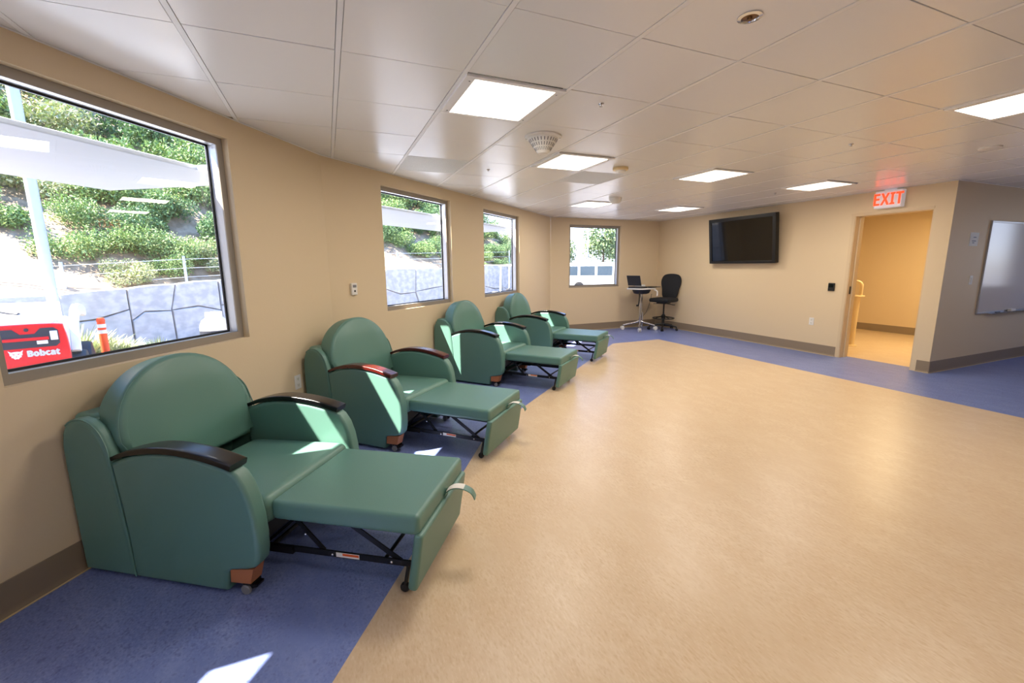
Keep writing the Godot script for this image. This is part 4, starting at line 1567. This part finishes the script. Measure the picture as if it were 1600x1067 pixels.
func plants() -> void:
	var green := [Color(0.17, 0.27, 0.085), Color(0.24, 0.36, 0.12), Color(0.32, 0.41, 0.16), Color(0.11, 0.20, 0.07)]
	var dark := [Color(0.07, 0.15, 0.06), Color(0.11, 0.21, 0.08), Color(0.17, 0.27, 0.10)]
	var pale := [Color(0.30, 0.34, 0.16), Color(0.40, 0.42, 0.22), Color(0.22, 0.28, 0.11), Color(0.48, 0.46, 0.30)]
	var kinds := [leafy(1, 4200, 0.040, green), leafy(2, 4200, 0.038, dark), leafy(3, 3600, 0.040, pale, 0.7), leafy(4, 4200, 0.038, green, 0.9)]
	var org := Vector2(-2.57, 13.3)
	rng.seed = 2024
	var words := ["bushy mid-green shrub on the slope", "dense dark green shrub on the slope", "pale dry shrub on the slope", "tall leafy green shrub on the slope"]
	# rows up the slope, seen through the windows; bare earth stays open near the bank
	var rows := [[0.8, 1.05], [1.6, 1.3], [2.5, 1.5], [3.6, 1.8], [5.0, 2.2], [7.0, 2.8], [9.6, 3.5], [13.0, 4.4], [17.5, 5.6], [23.5, 7.2]]
	for row in rows.size():
		var k: float = rows[row][0]
		var size: float = rows[row][1]
		var s := -8.0 - k * 1.0
		while s < 16.5:
			s += size * rng.randf_range(0.58, 0.80)
			var bare := row == 0 and (s < -1.9 or s > 1.6 and s < 9.0) or row == 1 and (s < -3.3 and s > -7.0 or s > 3.0 and s < 5.6) or row == 2 and s < -4.4 and s > -5.6
			if bare or s < -5.2 + 0.16 * k - 0.4 * size or s > 1.7 + 0.37 * k + 0.5 * size and s < 3.6 + 0.78 * k - 0.5 * size:
				continue      # earth that no window looks out on stays plain
			var p := org + Vector2(0.854, 0.52) * s + Vector2(-0.52, 0.854) * (k + rng.randf_range(-0.4, 0.4))
			var kind: int = [0, 3, 0, 2, 1, 3][rng.randi() % 6]
			if s > 5.0:
				kind = [1, 1, 0, 3][rng.randi() % 4]
			var o := MeshInstance3D.new()
			o.mesh = kinds[kind]
			o.material_override = M.leaf
			put(o, "slope_shrub")
			var sc := size * rng.randf_range(0.9, 1.15) * 0.62
			o.transform = Transform3D(Basis(Vector3.UP, rng.randf() * TAU).scaled(Vector3(sc, sc * rng.randf_range(1.0, 1.4), sc)), at(p.x, slope_at(p) - 0.16 * size, p.y))
			tag(o, words[kind], "shrub", "shrubs growing on the slope, " + ["mid-green", "dark", "pale", "tall"][kind])
	# grassy clumps at the foot of the bank
	var tuft := leafy(8, 900, 0.018, [Color(0.26, 0.29, 0.14), Color(0.34, 0.36, 0.20), Color(0.20, 0.25, 0.11), Color(0.40, 0.39, 0.26)], 1.0, true)
	var clumps := [[-4.45, 10.35, 0.95], [-4.0, 10.75, 0.66], [-3.2, 10.55, 0.55], [-2.5, 10.9, 0.5], [-5.35, 10.2, 0.9]]
	for c in clumps:
		var o := MeshInstance3D.new()
		o.mesh = tuft
		o.material_override = M.leaf
		put(o, "grass_clump")
		o.transform = Transform3D(Basis(Vector3.UP, rng.randf() * TAU).scaled(Vector3(c[2], c[2] * 1.0, c[2])), at(c[0], GY, c[1]))
		tag(o, "pale feathery grass clump at the foot of the concrete bank", "grass", "grass clumps before the bank")

func loader() -> void:
	# the back of a compact loader, red tailgate towards the window
	var p := at(-3.74, GY, 7.50)
	var t := thing("skid_loader", "compact loader with a red tailgate and white hood parked outside", "loader", p, deg_to_rad(18.0))
	var mb := MB.new()
	var gate := PackedVector2Array()
	for q in smooth_line([Vector2(-0.66, 0.30), Vector2(-0.68, 0.7), Vector2(-0.66, 1.06), Vector2(-0.60, 1.135), Vector2(0.0, 1.15), Vector2(0.40, 1.135), Vector2(0.46, 1.06), Vector2(0.48, 0.7), Vector2(0.46, 0.30)], 4):
		gate.append(q)
	mb.slab(gate, -0.10, 0.0, 0.012, 2)
	obj(mb, "tailgate", M.loader_red, t)
	mb = MB.new()
	mb.slab(PackedVector2Array([Vector2(-0.64, 0.84), Vector2(0.36, 0.84), Vector2(0.40, 0.88), Vector2(0.40, 1.05), Vector2(0.36, 1.09), Vector2(0.24, 1.09), Vector2(0.18, 1.02), Vector2(0.05, 1.02), Vector2(-0.01, 1.09), Vector2(-0.64, 1.09)]), -0.002, 0.006, 0.003, 1)
	obj(mb, "grille_recess", M.loader_dark, t)
	mb = MB.new()
	mb.rbox(Vector3(0.10, 0.955, 0.010), Vector3(0.41, 0.04, 0.016), 0.006)
	obj(mb, "grille_bar", M.loader_red, t)
	for x in [-0.16, 0.355]:
		mb = MB.new()
		mb.rbox(Vector3(x, 0.985, 0.010), Vector3(0.07, 0.12, 0.016), 0.005)
		obj(mb, "tail_lamp", M.label, t)
	mb = MB.new()
	mb.rbox(Vector3(0.24, 0.905, 0.010), Vector3(0.10, 0.045, 0.008), 0.002)
	obj(mb, "plate_sticker", M.label, t)
	mb = MB.new()
	mb.lathe(Vector3(0.115, 1.075, 0.004), [Vector2(0, -0.004), Vector2(0.022, -0.004), Vector2(0.022, 0.006), Vector2(0, 0.008)], 12, Basis(Vector3.RIGHT, PI / 2))
	obj(mb, "latch", M.loader_dark, t)
	letters("Bobcat", 0.074, 0.006, M.loader_white, t, Transform3D(Basis(), Vector3(0.232, 0.765, 0.004)), "maker_lettering", 0.88, 0.004)
	# the maker's cat-head emblem
	mb = MB.new()
	mb.slab(PackedVector2Array([Vector2(-0.145, 0.085), Vector2(-0.085, 0.055), Vector2(-0.03, 0.062), Vector2(0.03, 0.062), Vector2(0.085, 0.055), Vector2(0.145, 0.085), Vector2(0.118, 0.03), Vector2(0.122, -0.005), Vector2(0.085, -0.02), Vector2(0.10, -0.045), Vector2(0.06, -0.055), Vector2(0.035, -0.085), Vector2(0.0, -0.075), Vector2(-0.035, -0.085), Vector2(-0.06, -0.055), Vector2(-0.10, -0.045), Vector2(-0.085, -0.02), Vector2(-0.122, -0.005), Vector2(-0.118, 0.03)]), 0.0, 0.007, 0.0, 1, Transform3D(Basis.from_scale(Vector3(0.46, 0.66, 1.0)), Vector3(-0.012, 0.765, 0)))
	var em := obj(mb, "maker_emblem", M.loader_white, t, 20.0)
	mb = MB.new()
	for s in [-1.0, 1.0]:
		mb.slab(PackedVector2Array([Vector2(s * 0.02, 0.012), Vector2(s * 0.075, 0.030), Vector2(s * 0.06, 0.008), Vector2(s * 0.03, 0.002)]), 0.006, 0.0085, 0.0, 1, Transform3D(Basis.from_scale(Vector3(0.46, 0.66, 1.0)), Vector3(-0.012, 0.765, 0)))
	mb.slab(PackedVector2Array([Vector2(-0.018, -0.03), Vector2(0.018, -0.03), Vector2(0.0, -0.052)]), 0.006, 0.0085, 0.0, 1, Transform3D(Basis.from_scale(Vector3(0.46, 0.66, 1.0)), Vector3(-0.012, 0.765, 0)))
	obj(mb, "emblem_face", M.loader_red, em, 20.0)
	# hood, body and lift tower behind the gate
	mb = MB.new()
	mb.rbox(Vector3(-0.12, 0.72, -0.75), Vector3(1.05, 0.84, 1.25), 0.05)
	obj(mb, "body", M.loader_white, t)
	mb = MB.new()
	mb.slab(PackedVector2Array([Vector2(-1.35, 1.12), Vector2(-0.12, 1.13), Vector2(-0.16, 1.19), Vector2(-0.8, 1.34), Vector2(-1.35, 1.36)]), -0.58, 0.34, 0.02, 2, side_tr(0))
	obj(mb, "hood", M.loader_white, t)
	for x in [-0.78, 0.52]:
		mb = MB.new()
		mb.sweep(smooth_line([Vector3(x, 0.70, -0.25), Vector3(x, 1.10, -0.55), Vector3(x, 1.24, -1.1), Vector3(x, 1.15, -2.0)], 4), sized(13, Vector2(0.05, 0.085)), Vector3.RIGHT, 10, 0.5)
		obj(mb, "lift_arm", M.loader_white, t)
		for z in [-0.35, -1.3]:
			mb = MB.new()
			mb.lathe(Vector3(x * 1.02 - 0.02, 0.36, z), [Vector2(0, -0.12), Vector2(0.2, -0.12), Vector2(0.34, -0.10), Vector2(0.36, -0.06), Vector2(0.36, 0.06), Vector2(0.34, 0.10), Vector2(0.2, 0.12), Vector2(0, 0.12)], 24, Basis(Vector3.BACK, PI / 2))
			obj(mb, "tyre", M.rubber, t)
	mb = MB.new()
	mb.tube(smooth_line([Vector3(-0.30, 1.45, -0.95), Vector3(-0.28, 1.40, -0.8), Vector3(-0.16, 1.30, -0.55), Vector3(0.02, 1.25, -0.42)], 4), 0.03)
	obj(mb, "hose", M.loader_dark, t)

func yard_things() -> void:
	var n := thing("lamp_pole", "tall pale blue-grey steel pole standing behind the loader", "pole", at(-3.95, GY, 8.98))
	var mb := MB.new()
	mb.lathe(Vector3.ZERO, [Vector2(0, 0.0), Vector2(0.07, 0.0), Vector2(0.068, 5.4), Vector2(0, 5.4)], 16)
	obj(mb, "shaft", M.galv, n)
	mb = MB.new()
	mb.box(Vector3(0, 0.01, 0), Vector3(0.3, 0.02, 0.3))
	obj(mb, "base_plate", M.galv, n)

	n = thing("delineator_post", "orange plastic marker post with white reflective bands before the bank", "marker post", at(-3.58, GY, 9.40))
	mb = MB.new()
	mb.lathe(Vector3.ZERO, [Vector2(0, 0), Vector2(0.17, 0), Vector2(0.16, 0.04), Vector2(0.055, 0.06), Vector2(0.054, 0.93), Vector2(0.05, 0.96), Vector2(0.058, 0.985), Vector2(0.045, 1.03), Vector2(0, 1.035)], 18)
	obj(mb, "post", M.cone, n)
	for y in [0.80, 0.90]:
		mb = MB.new()
		mb.lathe(Vector3(0, y, 0), [Vector2(0.05, -0.03), Vector2(0.0565, -0.03), Vector2(0.0565, 0.03), Vector2(0.05, 0.03)], 18)
		obj(mb, "reflective_band", M.white, n)
	n = thing("concrete_block", "pale concrete block standing beside the loader tailgate", "block", at(-2.98, GY, 8.5), 0.2)
	mb = MB.new()
	mb.rbox(Vector3(0, 0.26, 0), Vector3(0.5, 0.52, 0.45), 0.02)
	obj(mb, "block", M.concrete, n)
	n = thing("chemical_drum", "white plastic drum with a dark and yellow label outside the window edge", "drum", at(-1.49, GY, 7.12))
	mb = MB.new()
	mb.lathe(Vector3.ZERO, [Vector2(0, 0), Vector2(0.17, 0), Vector2(0.18, 0.03), Vector2(0.18, 1.05), Vector2(0.15, 1.13), Vector2(0.10, 1.17), Vector2(0.10, 1.24), Vector2(0, 1.25)], 24)
	obj(mb, "barrel", M.white, n)
	mb = MB.new()
	mb.lathe(Vector3(0, 0.98, 0), [Vector2(0.17, -0.1), Vector2(0.1825, -0.1), Vector2(0.1825, 0.02), Vector2(0.17, 0.02)], 24)
	obj(mb, "dark_band", M.loader_dark, n)
	mb = MB.new()
	mb.lathe(Vector3(0, 0.82, 0), [Vector2(0.17, -0.05), Vector2(0.1825, -0.05), Vector2(0.1825, 0.04), Vector2(0.17, 0.04)], 24)
	obj(mb, "yellow_band", M.yellow, n)

	# wire fence on top of the bank
	var f := thing("wire_fence", "wire fence with galvanised posts along the top of the bank", "fence")
	var posts := [pl(-9.0, 11.3), pl(-7.1, 11.75), pl(-5.2, 12.35), pl(-3.26, 13.3), pl(-0.5, 14.75), pl(2.4, 16.4), pl(5.4, 18.5), pl(8.59, 20.7)]
	var hs := [1.45, 1.5, 1.6, 1.75, 1.88, 1.99, 2.1, 2.2]
	for k in posts.size():
		mb = MB.new()
		mb.tube([at(posts[k].x, hs[k] - 1.0, posts[k].y), at(posts[k].x, hs[k], posts[k].y)], 0.032, 8)
		obj(mb, "post", M.galv, f)
	for y in [0.08, 0.30, 0.52]:
		mb = MB.new()
		var path := []
		for k in posts.size():
			path.append(at(posts[k].x, hs[k] - y, posts[k].y))
		mb.tube(path, 0.007, 4)
		obj(mb, "wire", M.galv, f)

func utility_cart(pos: Vector3, turn: float, label: String, body: Material) -> void:
	var t := thing("utility_cart", label, "cart", pos, turn)
	var mb := MB.new()
	mb.rbox(Vector3(0, 0.55, 0), Vector3(1.25, 0.5, 2.4), 0.08)
	obj(mb, "body", body, t)
	mb = MB.new()
	mb.rbox(Vector3(0, 1.85, -0.1), Vector3(1.25, 0.07, 1.5), 0.03)
	obj(mb, "roof", body, t)
	for x in [-0.56, 0.56]:
		for z in [-0.75, 0.0, 0.55]:
			mb = MB.new()
			mb.tube([Vector3(x, 0.75, z * 1.1), Vector3(x, 1.84, z)], 0.03)
			obj(mb, "roof_post", body, t)
	mb = MB.new()
	mb.rbox(Vector3(0, 0.95, -0.25), Vector3(1.1, 0.5, 0.14), 0.04)
	mb.rbox(Vector3(0, 0.85, 0.0), Vector3(1.1, 0.12, 0.5), 0.04)
	obj(mb, "bench", M.loader_dark, t)
	for x in [-0.55, 0.55]:
		for z in [-0.8, 0.8]:
			mb = MB.new()
			mb.lathe(Vector3(x, 0.27, z), [Vector2(0, -0.09), Vector2(0.22, -0.09), Vector2(0.27, -0.06), Vector2(0.27, 0.06), Vector2(0.22, 0.09), Vector2(0, 0.09)], 18, Basis(Vector3.BACK, PI / 2))
			obj(mb, "tyre", M.rubber, t)

func tree(pos: Vector3, h: float, label: String, crown: ArrayMesh) -> void:
	var t := thing("tree", label, "tree", pos)
	var mb := MB.new()
	mb.sweep([Vector3(0, 0, 0), Vector3(0.05, h * 0.3, 0.02), Vector3(0, h * 0.6, 0)], [Vector2(0.16, 0.16), Vector2(0.12, 0.12), Vector2(0.06, 0.06)], Vector3.RIGHT, 8)
	obj(mb, "trunk", M.bark, t)
	same(crown, "crown", M.leaf, t, Transform3D(Basis().scaled(Vector3(h * 0.5, h * 0.75, h * 0.5)), Vector3(0, h * 0.28, 0)))

func street() -> void:
	utility_cart(at(7.35, GY, 16.6), deg_to_rad(-60.0), "pale utility cart with a roof parked before the bank", M.loader_white)
	utility_cart(at(9.7, GY, 18.4), deg_to_rad(-50.0), "dark utility cart with a roof parked before the bank", M.loader_dark)
	# a white shuttle bus and trees beyond the end wall
	var b := thing("shuttle_bus", "white shuttle bus with dark side windows beyond the end window", "bus", at(18.4, GY, 25.4), deg_to_rad(-36.0))
	var mb := MB.new()
	mb.rbox(Vector3(0, 1.12, 0), Vector3(7.2, 1.75, 2.3), 0.18)
	obj(mb, "body", M.loader_white, b)
	for x in [-2.9, -1.75, -0.6, 0.55, 1.7, 2.85]:
		mb = MB.new()
		mb.rbox(Vector3(x, 1.45, 1.152), Vector3(1.0, 0.62, 0.02), 0.008)
		obj(mb, "side_window", M.bus_glass, b)
	for x in [-2.3, 2.3]:
		mb = MB.new()
		mb.lathe(Vector3(x, 0.38, 1.05), [Vector2(0, -0.12), Vector2(0.3, -0.12), Vector2(0.38, -0.08), Vector2(0.38, 0.08), Vector2(0.3, 0.12), Vector2(0, 0.12)], 20, Basis(Vector3.RIGHT, PI / 2))
		obj(mb, "tyre", M.rubber, b)
	var crown := leafy(15, 3000, 0.05, [Color(0.16, 0.24, 0.10), Color(0.24, 0.31, 0.15), Color(0.10, 0.17, 0.08)], 1.0)
	tree(at(27.5, GY, 40.0), 6.2, "round-crowned tree behind the shuttle bus", crown)
	tree(at(31.5, GY, 41.5), 5.2, "lower tree beside the round-crowned tree behind the bus", crown)
	tree(at(24.5, GY, 43.5), 4.4, "small tree at the edge of the lot behind the bus", crown)
	for q in [[14.4, 28.4, "slim pale lamp post before the shuttle bus"], [19.5, 30.5, "slim pale lamp post behind the shuttle bus"]]:
		var l := thing("lot_lamp_post", q[2], "lamp post", at(q[0], GY, q[1]))
		mb = MB.new()
		mb.tube([Vector3(0, 0, 0), Vector3(0, 6.5, 0)], 0.06, 8)
		obj(mb, "shaft", M.galv, l)
		mb = MB.new()
		mb.rbox(Vector3(0.35, 6.45, 0), Vector3(0.8, 0.1, 0.25), 0.03)
		obj(mb, "lamp_head", M.galv, l)
